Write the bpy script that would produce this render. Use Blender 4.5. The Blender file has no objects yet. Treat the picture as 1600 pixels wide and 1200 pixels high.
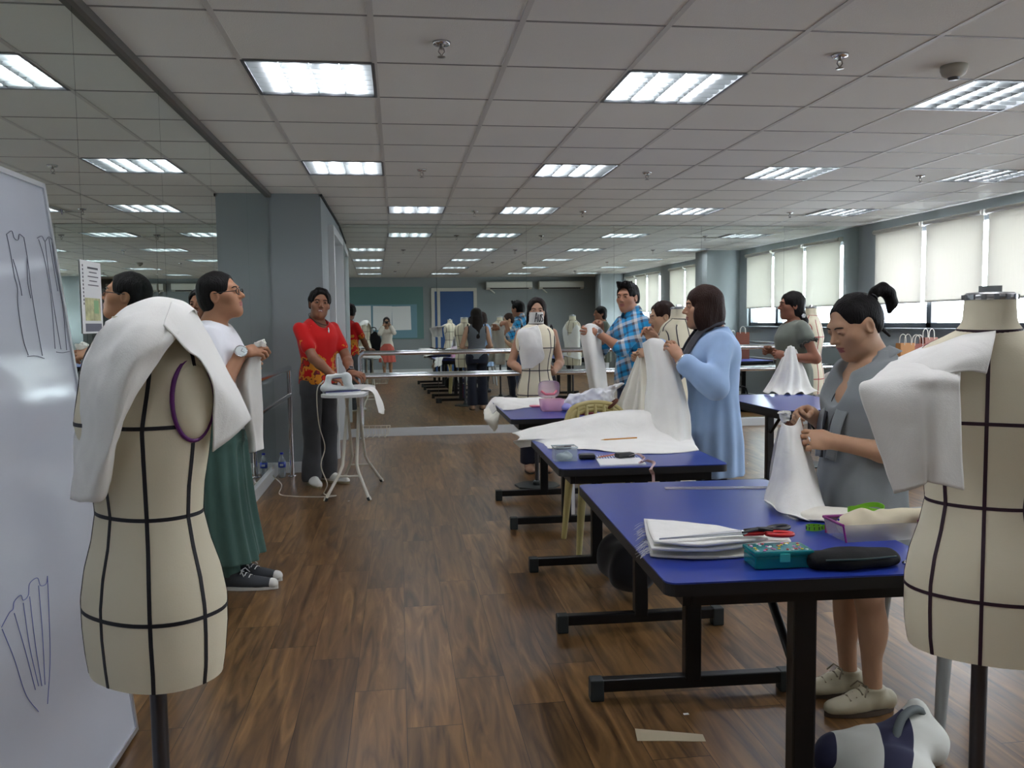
import bpy, bmesh, math, random
import numpy as np
from mathutils import Vector, Matrix, noise as mnoise

# ------------------------------------------------------------------ camera, sky, exposure
SC = bpy.context.scene
COL = SC.collection
CAM_F, CAM_YAW, CAM_PITCH, CAM_ROLL, CAM_H = 1324.19, .13257, -.07269, -.01218, 1.3745
_fw = np.array([math.sin(CAM_YAW)*math.cos(CAM_PITCH), math.cos(CAM_YAW)*math.cos(CAM_PITCH), math.sin(CAM_PITCH)])
_r0 = np.array([math.cos(CAM_YAW), -math.sin(CAM_YAW), 0.]); _u0 = np.cross(_r0, _fw)
_rt = _r0*math.cos(CAM_ROLL)+_u0*math.sin(CAM_ROLL); _up = _u0*math.cos(CAM_ROLL)-_r0*math.sin(CAM_ROLL)
cam_data = bpy.data.cameras.new('camera'); cam = bpy.data.objects.new('camera', cam_data); COL.objects.link(cam)
cam_data.sensor_fit = 'HORIZONTAL'; cam_data.sensor_width = 36; cam_data.lens = CAM_F*36/1600
cam_data.clip_start = .02; cam_data.clip_end = 100
cam.matrix_world = Matrix(((_rt[0], _up[0], -_fw[0], 0), (_rt[1], _up[1], -_fw[1], 0), (_rt[2], _up[2], -_fw[2], CAM_H), (0, 0, 0, 1)))
SC.camera = cam
SC.view_settings.view_transform = 'Standard'; SC.view_settings.look = 'None'
SC.view_settings.gamma = 1; SC.view_settings.exposure = 1.65; SC.view_settings.use_curve_mapping = False
world = bpy.data.worlds.new('sky'); SC.world = world; world.use_nodes = True
world.node_tree.nodes['Background'].inputs[0].default_value = (.88, .93, 1, 1)
world.node_tree.nodes['Background'].inputs[1].default_value = 10.0
TUBE_STRENGTH = 17.0
cy = SC.cycles
cy.use_denoising = True; cy.max_bounces = 10; cy.diffuse_bounces = 6; cy.glossy_bounces = 6; cy.transmission_bounces = 6
cy.transparent_max_bounces = 12; cy.sample_clamp_indirect = 6.0; cy.blur_glossy = .6; cy.caustics_refractive = False

# photogrammetry: a photo point (1600x1200) on a known plane -> a place in the room
def _ray(px, py): return _fw+_rt*(px-800)/CAM_F-_up*(py-600)/CAM_F
def at_y(px, py, y): d = _ray(px, py); t = y/d[1]; return Vector((d[0]*t, y, CAM_H+d[2]*t))
def at_z(px, py, z): d = _ray(px, py); t = (z-CAM_H)/d[2]; return Vector((d[0]*t, d[1]*t, z))
def at_x(px, py, x): d = _ray(px, py); t = x/d[0]; return Vector((x, d[1]*t, CAM_H+d[2]*t))

CEIL, XL, XR, YB, YF = 2.571, -1.15, 6.0, 10.43, -2.25
# portals in the window bays guide the daylight into the room
BAYS = [(6.98, 10.08), (2.98, 5.95), (-.45, 2.3)]
for _a, _b in BAYS:
    L = bpy.data.lights.new('window_daylight', 'AREA'); L.shape = 'RECTANGLE'; L.size = _b-_a; L.size_y = 1.2; L.cycles.is_portal = True
    o = bpy.data.objects.new('window_daylight', L); COL.objects.link(o); o.location = (XR+.16, (_a+_b)/2, 1.83)
    o.rotation_euler = (0, math.radians(90), 0); o.rotation_euler = Matrix(((0, 0, 1), (1, 0, 0), (0, 1, 0))).to_euler()

# ------------------------------------------------------------------ materials
def lin(r, g=None, b=None):
    if g is None: g = b = r
    return tuple(((c/255)/12.92 if c/255 <= .04045 else ((c/255+.055)/1.055)**2.4) for c in (r, g, b))+(1,)
MATS = {}
def mat(name, rgb, rough=.6, metal=0., spec=.5, alpha=1, emis=None, bump=0, bscale=40, var=0, vscale=6, trans=0, sheen=0):
    if name in MATS: return MATS[name]
    m = bpy.data.materials.new(name); m.use_nodes = True; MATS[name] = m
    nt = m.node_tree; b = nt.nodes['Principled BSDF']; c = lin(*rgb) if max(rgb) > 1 else tuple(rgb)+(1,)
    b.inputs['Base Color'].default_value = c; b.inputs['Roughness'].default_value = rough
    b.inputs['Metallic'].default_value = metal; b.inputs['Specular IOR Level'].default_value = spec
    b.inputs['Alpha'].default_value = alpha
    if trans: b.inputs['Transmission Weight'].default_value = trans
    if sheen: b.inputs['Sheen Weight'].default_value = sheen
    if emis: b.inputs['Emission Color'].default_value = lin(*emis[0]); b.inputs['Emission Strength'].default_value = emis[1]
    tc = nt.nodes.new('ShaderNodeTexCoord')
    if bump:
        n = nt.nodes.new('ShaderNodeTexNoise'); n.inputs['Scale'].default_value = bscale; n.inputs['Detail'].default_value = 5
        u = nt.nodes.new('ShaderNodeBump'); u.inputs['Strength'].default_value = bump; u.inputs['Distance'].default_value = .01
        nt.links.new(tc.outputs['Object'], n.inputs['Vector']); nt.links.new(n.outputs['Fac'], u.inputs['Height']); nt.links.new(u.outputs['Normal'], b.inputs['Normal'])
    if var:
        n = nt.nodes.new('ShaderNodeTexNoise'); n.inputs['Scale'].default_value = vscale; n.inputs['Detail'].default_value = 3
        r = nt.nodes.new('ShaderNodeValToRGB')
        r.color_ramp.elements[0].position = .3; r.color_ramp.elements[1].position = .7
        r.color_ramp.elements[0].color = tuple(v*(1-var) for v in c[:3])+(1,); r.color_ramp.elements[1].color = tuple(min(1, v*(1+var)) for v in c[:3])+(1,)
        nt.links.new(tc.outputs['Object'], n.inputs['Vector']); nt.links.new(n.outputs['Fac'], r.inputs[0]); nt.links.new(r.outputs[0], b.inputs['Base Color'])
    return m
def nodes(m): return m.node_tree.nodes, m.node_tree.links, m.node_tree.nodes['Principled BSDF']

# ------------------------------------------------------------------ objects
def link(name, me, m=None, parent=None):
    o = bpy.data.objects.new(name, me); COL.objects.link(o)
    if m is not None:
        for k in (m if isinstance(m, (list, tuple)) else [m]): me.materials.append(k)
    if parent is not None: o.parent = parent
    return o
def tag(o, label, cat, group=None, kind=None):
    if label: o['label'] = label
    if cat: o['category'] = cat
    if group: o['group'] = group
    if kind: o['kind'] = kind
    return o
def thing(name, label, cat, loc=(0, 0, 0), rz=0, group=None):
    o = bpy.data.objects.new(name, None); COL.objects.link(o); o.location = loc; o.rotation_euler = (0, 0, rz); o.empty_display_size = .1
    return tag(o, label, cat, group)
def copy_tree(o, parent=None):
    c = o.copy(); COL.objects.link(c)
    if parent is not None: c.parent = parent
    for ch in list(o.children): copy_tree(ch, c)
    return c
def structure(o, label=None):
    o['kind'] = 'structure'
    if label: o['label'] = label
    return o
class MB:
    """collects simple shapes and links them as one mesh object"""
    def __init__(s): s.v = []; s.f = []; s.sm = []; s.mi = []; s.cur = 0
    def add(s, vs, fs, smooth=False):
        n = len(s.v); s.v += [tuple(v) for v in vs]; s.f += [tuple(i+n for i in f) for f in fs]; s.sm += [smooth]*len(fs); s.mi += [s.cur]*len(fs); return s
    def box(s, c, d, M=None, bev=0):
        bm = bmesh.new(); bmesh.ops.create_cube(bm, size=1)
        for v in bm.verts: v.co = Vector((v.co.x*d[0], v.co.y*d[1], v.co.z*d[2]))
        if bev: bmesh.ops.bevel(bm, geom=bm.edges[:], offset=bev, segments=2, affect='EDGES', profile=.6)
        if M is not None: bm.transform(M)
        bmesh.ops.translate(bm, verts=bm.verts, vec=Vector(c)); return s.frombm(bm, False)
    def frombm(s, bm, smooth=False):
        bm.verts.index_update(); s.add([v.co[:] for v in bm.verts], [[v.index for v in f.verts] for f in bm.faces], smooth); bm.free(); return s
    def tube(s, pts, r, n=10, cap=True, closed=False):
        pts = [Vector(p) for p in pts]; k = len(pts); rs = r if isinstance(r, (list, tuple)) else [r]*k
        vs = []; fs = []; prev = None
        for i in range(k):
            if closed: t = pts[(i+1) % k]-pts[i-1]
            else: t = (pts[min(i+1, k-1)]-pts[max(i-1, 0)])
            t = t.normalized() if t.length > 1e-9 else Vector((0, 0, 1))
            if prev is None:
                a = t.orthogonal().normalized()
            else:
                a = prev-t*prev.dot(t); a = a.normalized() if a.length > 1e-6 else t.orthogonal().normalized()
            prev = a; b = t.cross(a)
            vs += [pts[i]+(a*math.cos(2*math.pi*j/n)+b*math.sin(2*math.pi*j/n))*rs[i] for j in range(n)]
        for i in range(k if closed else k-1):
            for j in range(n):
                i2 = (i+1) % k; fs.append((i*n+j, i*n+(j+1) % n, i2*n+(j+1) % n, i2*n+j))
        s.add(vs, fs, True)
        if cap and not closed:
            s.add(vs[:n], [tuple(range(n))[::-1]]); s.add(vs[-n:], [tuple(range(n))])
        return s
    def lathe(s, prof, c=(0, 0, 0), n=24, smooth=True, M=None):
        vs = []; fs = []
        for r, z in prof:
            for j in range(n):
                p = Vector((r*math.cos(2*math.pi*j/n), r*math.sin(2*math.pi*j/n), z))
                if M is not None: p = M @ p
                vs.append(p+Vector(c))
        for i in range(len(prof)-1):
            for j in range(n): fs.append((i*n+j, i*n+(j+1) % n, (i+1)*n+(j+1) % n, (i+1)*n+j))
        if prof[0][0] > 1e-5: fs.append(tuple(range(n))[::-1])
        if prof[-1][0] > 1e-5: fs.append(tuple(range((len(prof)-1)*n, len(prof)*n)))
        return s.add(vs, fs, smooth)
    def prism(s, poly, h, M=None):
        """poly: xy points counterclockwise, extruded by h along z"""
        n = len(poly); vs = [Vector((p[0], p[1], 0)) for p in poly]+[Vector((p[0], p[1], h)) for p in poly]
        if M is not None: vs = [M @ v for v in vs]
        fs = [tuple(range(n))[::-1], tuple(range(n, 2*n))]+[(i, (i+1) % n, n+(i+1) % n, n+i) for i in range(n)]
        return s.add(vs, fs)
    def mesh(s, name):
        me = bpy.data.meshes.new(name); me.from_pydata(s.v, [], s.f)
        me.polygons.foreach_set('use_smooth', s.sm); me.polygons.foreach_set('material_index', s.mi); me.update(); return me
    def build(s, name, m, parent=None): return link(name, s.mesh(name), m, parent)
def rotm(ax, deg): return Matrix.Rotation(math.radians(deg), 4, ax)
def catmull(pts, n):
    """n points along a smooth curve through pts"""
    P = np.array([list(p) for p in pts], float); k = len(P)
    if k == 2: t = np.linspace(0, 1, n)[:, None]; return P[0]*(1-t)+P[1]*t
    Q = np.vstack([2*P[0]-P[1], P, 2*P[-1]-P[-2]]); u = np.linspace(0, k-1-1e-9, n); i = u.astype(int); f = (u-i)[:, None]
    a, b, c, d = Q[i], Q[i+1], Q[i+2], Q[i+3]
    return .5*((2*b)+(-a+c)*f+(2*a-5*b+4*c-d)*f**2+(-a+3*b-3*c+d)*f**3)
def sheet(name, rows, m, parent=None, nu=40, nv=40, thick=.0025, wr=0, wscale=12, seed=0, fold=None):
    """a piece of cloth through a grid of control points; wr: small wrinkles; fold(u,v)->offset along the normal"""
    R = np.array([catmull(r, nu) for r in rows]); G = np.array([catmull(R[:, j], nv) for j in range(nu)]).transpose(1, 0, 2)
    du = np.gradient(G, axis=1); dv = np.gradient(G, axis=0); N = np.cross(du, dv); N /= np.linalg.norm(N, axis=2)[..., None]+1e-9
    off = np.zeros((nv, nu))
    if wr:
        for i in range(nv):
            for j in range(nu):
                p = Vector(G[i, j])*wscale+Vector((seed*7.3, seed*3.1, 0)); off[i, j] = wr*(mnoise.noise(p)+.5*mnoise.noise(p*2.3))
    if fold is not None:
        U, V = np.meshgrid(np.linspace(0, 1, nu), np.linspace(0, 1, nv)); off = off+fold(U, V)
    G = G+N*off[..., None]
    T = (G+N*thick/2).reshape(-1, 3); B = (G-N*thick/2).reshape(-1, 3); n = nu*nv
    fs = []
    for i in range(nv-1):
        for j in range(nu-1):
            a = i*nu+j; fs.append((a, a+1, a+nu+1, a+nu)); fs.append((a+n, a+nu+n, a+nu+1+n, a+1+n))
    for j in range(nu-1):
        a = j; fs.append((a, a+n, a+1+n, a+1)); a = (nv-1)*nu+j; fs.append((a, a+1, a+1+n, a+n))
    for i in range(nv-1):
        a = i*nu; fs.append((a, a+nu, a+nu+n, a+n)); a = i*nu+nu-1; fs.append((a, a+n, a+nu+n, a+nu))
    me = bpy.data.meshes.new(name); me.from_pydata(np.vstack([T, B]).tolist(), [], fs)
    me.polygons.foreach_set('use_smooth', [True]*len(fs)); me.update()
    return link(name, me, m, parent)
# ------------------------------------------------------------------ the room
M_WALL = mat('wall_paint', (138, 145, 147), .55, bump=.03, bscale=120, var=.03, vscale=1.5)
M_WHITE = mat('white_paint', (205, 208, 208), .45)
M_CEIL = mat('ceiling_tile', (223, 221, 214), .9, bump=.25, bscale=220, var=.03, vscale=.9)
M_GRID = mat('ceiling_runner', (196, 193, 187), .5)
M_DARK = mat('dark_trim', (38, 38, 38), .8)
M_MIRROR = mat('mirror_glass', (.80, .86, .83), .0, metal=1.)
M_MEDGE = mat('mirror_edge', (60, 80, 76), .2)
M_CHROME = mat('chrome', (.62, .62, .64), .14, metal=1.)
def wood():
    m = mat('laminate_floor', (90, 66, 48), .26, spec=.42)
    N, K, b = nodes(m); new = N.new
    tc = new('ShaderNodeTexCoord'); sep = new('ShaderNodeSeparateXYZ'); K.new(tc.outputs['Object'], sep.inputs[0])
    def math_(op, a, bb=None):
        n = new('ShaderNodeMath'); n.operation = op
        for i, v in enumerate((a, bb)):
            if v is None: continue
            if isinstance(v, (int, float)): n.inputs[i].default_value = v
            else: K.new(v, n.inputs[i])
        return n.outputs[0]
    W, Ln = .19, 1.25
    xi = math_('DIVIDE', sep.outputs[0], W); xf = math_('FLOOR', xi); xr = math_('FRACT', xi)
    wn = new('ShaderNodeTexWhiteNoise'); wn.noise_dimensions = '1D'; K.new(xf, wn.inputs['W'])
    yi = math_('ADD', math_('DIVIDE', sep.outputs[1], Ln), math_('MULTIPLY', wn.outputs['Value'], 3)); yf = math_('FLOOR', yi); yr = math_('FRACT', yi)
    comb = new('ShaderNodeCombineXYZ'); K.new(xf, comb.inputs[0]); K.new(yf, comb.inputs[1])
    pn = new('ShaderNodeTexWhiteNoise'); pn.noise_dimensions = '2D'; K.new(comb.outputs[0], pn.inputs['Vector'])
    sc = new('ShaderNodeMapping'); sc.inputs['Scale'].default_value = (8.5, .75, 1); K.new(tc.outputs['Object'], sc.inputs[0])
    off = new('ShaderNodeVectorMath'); off.operation = 'MULTIPLY_ADD'; K.new(pn.outputs['Color'], off.inputs[0]); off.inputs[1].default_value = (30, 30, 0); K.new(sc.outputs[0], off.inputs[2])
    n1 = new('ShaderNodeTexNoise'); n1.inputs['Scale'].default_value = 2.2; n1.inputs['Detail'].default_value = 6; n1.inputs['Distortion'].default_value = 1.3; K.new(off.outputs[0], n1.inputs['Vector'])
    r = new('ShaderNodeValToRGB'); e = r.color_ramp.elements
    e[0].position = .30; e[0].color = lin(66, 49, 35); e[1].position = .72; e[1].color = lin(142, 113, 82)
    x = e.new(.46); x.color = lin(100, 77, 55); x = e.new(.58); x.color = lin(119, 93, 67)
    K.new(n1.outputs['Fac'], r.inputs[0])
    hs = new('ShaderNodeHueSaturation'); K.new(r.outputs[0], hs.inputs['Color']); hs.inputs['Saturation'].default_value = 1.16
    K.new(math_('ADD', math_('MULTIPLY', pn.outputs['Value'], .5), .74), hs.inputs['Value'])
    seam = math_('MAXIMUM', math_('LESS_THAN', xr, .010), math_('LESS_THAN', yr, .0025))
    mx = new('ShaderNodeMix'); mx.data_type = 'RGBA'; K.new(seam, mx.inputs[0]); K.new(hs.outputs[0], mx.inputs[6]); mx.inputs[7].default_value = lin(30, 20, 14)
    K.new(mx.outputs[2], b.inputs['Base Color'])
    n2 = new('ShaderNodeTexNoise'); n2.inputs['Scale'].default_value = 3; K.new(tc.outputs['Object'], n2.inputs['Vector'])
    b.inputs['Roughness'].default_value = .31
    bp = new('ShaderNodeBump'); bp.inputs['Strength'].default_value = .12; bp.inputs['Distance'].default_value = .002; K.new(n1.outputs['Fac'], bp.inputs['Height']); K.new(bp.outputs[0], b.inputs['Normal'])
    return m
M_WOOD = wood()
structure(MB().box(((XL+XR)/2, (YF+YB)/2, -.05), (XR-XL+.4, YB-YF+.4, .1)).build('floor', M_WOOD), 'glossy brown wood plank laminate floor')

# ceiling of lay-in tiles, open where the light fittings sit
TX, TY, TS = -.681, 3.4316, .6
LAMPS = {}
for j, rowname in ((1, 'nearest'), (5, 'second'), (9, 'third'), (-3, 'first rear'), (-7, 'last rear')):
    for i in ((1 if j == 9 else 0), 3, 6, 9): LAMPS[(i, j)] = rowname
b = MB(); i0, i1 = -1, 12; j0, j1 = -10, 12
for i in range(i0, i1):
    for j in range(j0, j1):
        if (i, j) in LAMPS: continue
        xa, xb = max(TX+i*TS, XL-.1), min(TX+(i+1)*TS, XR+.1); ya, yb = max(TY+j*TS, YF-.08), min(TY+(j+1)*TS, YB+.18)
        if xb <= xa or yb <= ya: continue
        dz = 0.
        if (i, j) in ((2, 9), (8, 9)): dz = .014      # two tiles sit badly in the grid
        b.box(((xa+xb)/2, (ya+yb)/2, CEIL+.01+dz), (xb-xa, yb-ya, .02))
structure(b.build('ceiling', M_CEIL), 'suspended ceiling of square grey tiles')
b = MB()
for i in range(i0+1, i1):
    x = TX+i*TS
    if XL < x < XR: b.box((x, (YF+YB)/2, CEIL-.001), (.024, YB-YF, .004))
structure(b.build('trim_1', M_GRID), 'ceiling grid runners')
b = MB()
for j in range(j0, j1+1):
    y = TY+j*TS
    if YF < y < YB:
        b.box(((XL+XR)/2, y, CEIL-.0008), (XR-XL, .013, .0024))
structure(b.build('trim_2', mat('ceiling_crossbar_shade', (140, 137, 133), .5)), 'ceiling cross runners, darkened for their shadow gaps')  # the shadow gap at the recessed runners is put into this darker grey

# walls
PX, PY = -.68, 8.04
structure(MB().box((XL-.06, (YF+YB)/2, CEIL/2), (.1, YB-YF, CEIL)).build('wall_left', M_WALL))
structure(MB().box(((XL+XR)/2, YB+.15, CEIL/2), (XR-XL+.2, .1, CEIL)).build('wall_back', M_WALL))
structure(MB().box(((XL+XR)/2, YF-.05, CEIL/2), (XR-XL+.2, .1, CEIL)).build('wall_front', M_WALL))
# right wall with three window bays
SILL, HEAD = 1.25, 2.43
b = MB(); ys = [YF]
b.box((XR+.1, (YF+YB)/2, SILL/2), (.2, YB-YF+.3, SILL)); b.box((XR+.1, (YF+YB)/2, (HEAD+CEIL+.05)/2), (.2, YB-YF+.3, CEIL+.05-HEAD))
edges = sorted([YF-.1]+[v for q in BAYS for v in q]+[YB+.15])
for a, c in zip(edges[::2], edges[1::2]): b.box((XR+.1, (a+c)/2, (SILL+HEAD)/2), (.2, c-a, HEAD-SILL))
structure(b.build('wall_right', M_WALL))
for k, (yc, w) in enumerate(((6.38, .56), (-1.0, .6))):
    structure(MB().box((XR-.3, yc, CEIL/2), (.6, w, CEIL)).build('column_%d' % (k+1), M_WALL), 'square painted column against the window wall')
# projecting wall at the back left with a doorway in its side
DY0, DY1, DZ = 8.86, 10.22, 2.30
b = MB(); b.box(((XL+PX)/2, PY+.04, CEIL/2), (PX-XL, .08, CEIL))
b.box((PX-.04, (PY+.08+DY0)/2, CEIL/2), (.08, DY0-PY-.08, CEIL)); b.box((PX-.04, (DY1+YB+.1)/2, CEIL/2), (.08, YB+.1-DY1, CEIL)); b.box((PX-.04, (DY0+DY1)/2, (DZ+CEIL)/2), (.08, DY1-DY0, CEIL-DZ))
structure(b.build('wall_projection', M_WALL), 'projecting wall block beside the doorway')
b = MB()
for yy in (DY0-.04, DY1+.04): b.box((PX-.01, yy, DZ/2), (.14, .09, DZ))
b.box((PX-.01, (DY0+DY1)/2, DZ+.035), (.14, DY1-DY0+.17, .08))
d = structure(b.build('door_1', M_WHITE), 'white framed doorway with pale double door leaves')
M_LEAF = mat('door_leaf', (168, 178, 184), .35)
for k, (a, c) in enumerate(((DY0+.006, (DY0+DY1)/2-.003), ((DY0+DY1)/2+.003, DY1-.006))):
    lf = MB().box((PX-.07, (a+c)/2, DZ/2+.004), (.04, c-a, DZ-.02), bev=.004).build('door_leaf', M_LEAF, d)
    MB().tube([(PX-.05, c-.08 if k == 0 else a+.08, 1.0), (PX-.0, c-.08 if k == 0 else a+.08, 1.0), (PX-.0, (c-.18) if k == 0 else a+.18, 1.0)], .009).build('door_handle', M_CHROME, lf)
structure(MB().box((PX-.002, (PY+YB)/2, CEIL-.012), (.03, YB-PY, .03)).build('trim_3', M_DARK), 'dark trim strip where projecting wall meets ceiling')
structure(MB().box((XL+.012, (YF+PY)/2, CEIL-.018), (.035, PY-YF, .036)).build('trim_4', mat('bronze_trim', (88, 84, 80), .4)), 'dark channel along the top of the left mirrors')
# baseboards
BH = .1
structure(MB().box(((PX+XR)/2, YB-.0, BH/2), (XR-PX, .03, BH), bev=.003).build('baseboard_back', M_WHITE))
structure(MB().box((XL+.012, (YF+PY)/2, BH/2), (.03, PY-YF, BH), bev=.003).build('baseboard_left', M_WHITE))
structure(MB().box(((XL+PX)/2, PY-.009, BH/2), (PX-XL, .018, BH), bev=.003).build('baseboard_projection', M_WHITE))
structure(MB().box((XR-.009, (YF+YB)/2, BH/2), (.018, YB-YF, BH), bev=.003).build('baseboard_right', M_WHITE))
structure(MB().box(((XL+XR)/2, YF+.009, BH/2), (XR-XL, .018, BH), bev=.003).build('baseboard_front', M_WHITE))

# mirrors: real glass panels, none of them hung perfectly plumb
def mirror(name, corners, nrm, label, group):
    """corners: bottom-left, bottom-right, top-right, top-left"""
    n = Vector(nrm); c = [Vector(p) for p in corners]; bk = [p-n*.006 for p in c]
    t = thing(name, label, 'mirror', (c[0]+c[1])/2, 0, group); o = Vector(t.location)
    L = [p-o for p in c]; Bk = [p-o for p in bk]
    b = MB(); b.add(L, [(0, 1, 2, 3)]); b.build('mirror_face', M_MIRROR, t)
    b = MB(); b.add(L+Bk, [(4, 7, 6, 5), (0, 4, 5, 1), (1, 5, 6, 2), (2, 6, 7, 3), (3, 7, 4, 0)]); b.build('mirror_edge', M_MEDGE, t)
ZT = CEIL-.006
seams = [PX+.005]+[at_y(px, 420, YB).x for px in (682, 823, 960, 1097, 1226.5)]+[XR-.005]
names = ['leftmost', 'second from left', 'third from left', 'third from right', 'second from right', 'rightmost']
slopes = [.0130, .0072, .0068, .0062, .006, .006]; y_here = YB-.006
tilt = .0016
for k in range(6):
    xa, xb = seams[k]+.0012, seams[k+1]-.0012; s = slopes[k]
    f = lambda x, z: y_here+s*(x-seams[k])-tilt*(z-1.3)
    cs = [(xa, f(xa, BH), BH), (xb, f(xb, BH), BH), (xb, f(xb, ZT), ZT), (xa, f(xa, ZT), ZT)]
    mirror('wall_mirror', cs, Vector((s, -1, -tilt)).normalized(), 'tall frameless mirror covering the back wall, %s of six panels' % names[k], 'back wall mirrors')
    y_here += s*(seams[k+1]-seams[k])
ls = [YF+.02, -.1, 1.1, 2.22, 3.335, 4.46, 5.6, 6.89, PY-.012]
lw = ['', '', '', 'beside the flyer, nearest panel in the frame', 'behind the white shirted man, nearest half', 'behind the white shirted man, farther half', 'second panel from the projecting wall', 'panel touching the projecting wall']
ln = ['left wall mirror panel behind the camera, farthest back', 'left wall mirror panel behind the camera, near the front wall', 'left wall mirror panel beside the camera', 'left wall mirror panel behind the leaning whiteboard',
      'left wall mirror panel with the paper flyer on it', 'left wall mirror panel behind the man in white shirt', 'left wall mirror panel beyond the man in white shirt', 'last left wall mirror panel, touching the projecting grey wall']
for k in range(8):
    a, c = ls[k]+.0014, ls[k+1]-.0014; x = XL+.005
    mirror('wall_mirror', [(x, a, BH), (x, c, BH), (x, c, ZT-.03), (x, a, ZT-.03)], (1, 0, 0), ln[k], 'left wall mirrors')

# windows and roller blinds
M_FRAME = mat('window_frame', (62, 68, 76), .4)
def glassmat():
    m = mat('window_glass', (255, 255, 255), .0); N, K, b = nodes(m); N.remove(b)
    t = N.new('ShaderNodeBsdfTransparent'); t.inputs[0].default_value = (.95, .97, .98, 1); g = N.new('ShaderNodeBsdfGlossy'); g.inputs['Roughness'].default_value = .02
    mx = N.new('ShaderNodeMixShader'); mx.inputs[0].default_value = .06; K.new(t.outputs[0], mx.inputs[1]); K.new(g.outputs[0], mx.inputs[2]); K.new(mx.outputs[0], N['Material Output'].inputs[0]); return m
M_GLASS = glassmat()
def blindmat():
    m = mat('blind_cloth', (214, 212, 204), .9); N, K, b = nodes(m)
    t = N.new('ShaderNodeBsdfTranslucent'); t.inputs[0].default_value = lin(212, 209, 202)
    mx = N.new('ShaderNodeMixShader'); mx.inputs[0].default_value = .24
    tc = N.new('ShaderNodeTexCoord'); w = N.new('ShaderNodeTexNoise'); mp = N.new('ShaderNodeMapping'); mp.inputs['Scale'].default_value = (1, 60, 2)
    K.new(tc.outputs['Object'], mp.inputs[0]); K.new(mp.outputs[0], w.inputs['Vector']); w.inputs['Scale'].default_value = 2
    r = N.new('ShaderNodeValToRGB'); r.color_ramp.elements[0].color = lin(214, 213, 207); r.color_ramp.elements[1].color = lin(226, 225, 219); K.new(w.outputs['Fac'], r.inputs[0])
    K.new(r.outputs[0], b.inputs['Base Color'])
    K.new(b.outputs[0], mx.inputs[1]); K.new(t.outputs[0], mx.inputs[2]); K.new(mx.outputs[0], N['Material Output'].inputs[0]); return m
M_BLIND = blindmat(); M_BRAIL = mat('blind_rail', (196, 194, 186), .5)
bayname = ['in the far bay nearest the back mirror', 'in the middle bay between the columns', 'in the bay behind the camera']
pos = ['nearest the mirror', 'in the middle', 'farthest from the mirror']
for k, (a, c) in enumerate(BAYS):
    n = 3; w = structure(thing('window_%d' % (k+1), None, None, (XR+.08, (a+c)/2, SILL))); hh = HEAD-SILL; L = c-a
    b = MB()
    b.box((0, 0, .03), (.08, L, .06)); b.box((0, 0, hh-.03), (.08, L, .06))
    for q in range(n+1): b.box((0, -L/2+.03+(L-.06)*q/n, hh/2), (.08, .06 if q in (0, n) else .09, hh))
    b.build('window_frame', M_FRAME, w)
    MB().box((-.09, 0, -.012), (.13, L+.04, .024), bev=.004).build('window_sill', mat('sill', (96, 102, 106), .4), w)
    for q in range(n):
        y0 = -L/2+.03+(L-.06)*q/n+.04; y1 = -L/2+.03+(L-.06)*(q+1)/n-.04
        MB().box((.01, (y0+y1)/2, hh/2), (.006, y1-y0, hh-.12)).build('window_pane', M_GLASS, w)
    structure(w, 'window bay '+bayname[k])
    for q in range(n):
        y1 = c-.03-(L-.0)*q/n; y0 = y1-L/n+.075
        zb = (1.55, 1.555, 1.56)[q] if k == 0 else 1.56
        t = thing('roller_blind', 'cream roller blind %s, %s' % (bayname[k], pos[q]), 'blind', (XR-.05, (y0+y1)/2, 2.44), 0, 'roller blinds on the window wall')
        wd = y1-y0
        MB().tube([(0, -wd/2, 0), (0, wd/2, 0)], .026, 14).build('roller', M_BRAIL, t)
        MB().box((.022, 0, -(2.44-zb)/2), (.002, wd, 2.44-zb)).build('blind_cloth', M_BLIND, t)
        MB().box((.022, 0, zb-2.44), (.012, wd, .022), bev=.003).build('bottom_bar', M_BRAIL, t)
        for s in (-1, 1): MB().box((.025, s*(wd/2+.008), .0), (.05, .008, .06)).build('bracket', M_BRAIL, t)

# recessed louvred lights: four tubes over a bright louvre
M_TUBE = mat('fluorescent_tube', (255, 255, 255), .4, emis=((246, 246, 255), TUBE_STRENGTH))
M_HOUSE = mat('light_housing', (92, 96, 96), .35); M_LOUV = mat('louvre_metal', (.34, .36, .36), .3, metal=1.); M_LRIM = mat('light_rim', (96, 98, 102), .35, metal=.6)
def make_lamp():
    t = thing('ceiling_light', '', 'ceiling light', (0, 0, CEIL), 0, 'recessed ceiling lights'); s = .296; dp = .085
    b = MB(); b.add([(-s, -s, 0), (s, -s, 0), (s, s, 0), (-s, s, 0), (-s, -s, dp), (s, -s, dp), (s, s, dp), (-s, s, dp)], [(4, 5, 6, 7), (0, 1, 5, 4), (1, 2, 6, 5), (2, 3, 7, 6), (3, 0, 4, 7)])
    b.build('housing', M_HOUSE, t)
    b = MB()
    for q in (-1, 1): b.box((q*(s-.004), 0, -.001), (.016, 2*s, .006)); b.box((0, q*(s-.004), -.001), (2*s, .016, .006))
    b.build('rim', M_LRIM, t)
    for k, x in enumerate((-.20, -.075, .075, .20)):
        MB().tube([(x, -.275, .045), (x, .275, .045)], .014, 10).build('tube', M_TUBE, t)
    b = MB()
    for x in (-.137, 0, .137):
        b.add([(x-.03, -s, .075), (x+.03, -s, .075), (x, -s, .004), (x-.03, s, .075), (x+.03, s, .075), (x, s, .004)], [(0, 2, 5, 3), (1, 4, 5, 2), (0, 3, 4, 1)])
    for k in range(7):
        y = -s+2*s*(k+.5)/7
        for xa, xb in ((-s, -.14), (-.134, -.003), (.003, .134), (.14, s)): b.box(((xa+xb)/2, y, .016), (xb-xa, .004, .030))
    b.build('louvre', M_LOUV, t); return t
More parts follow.
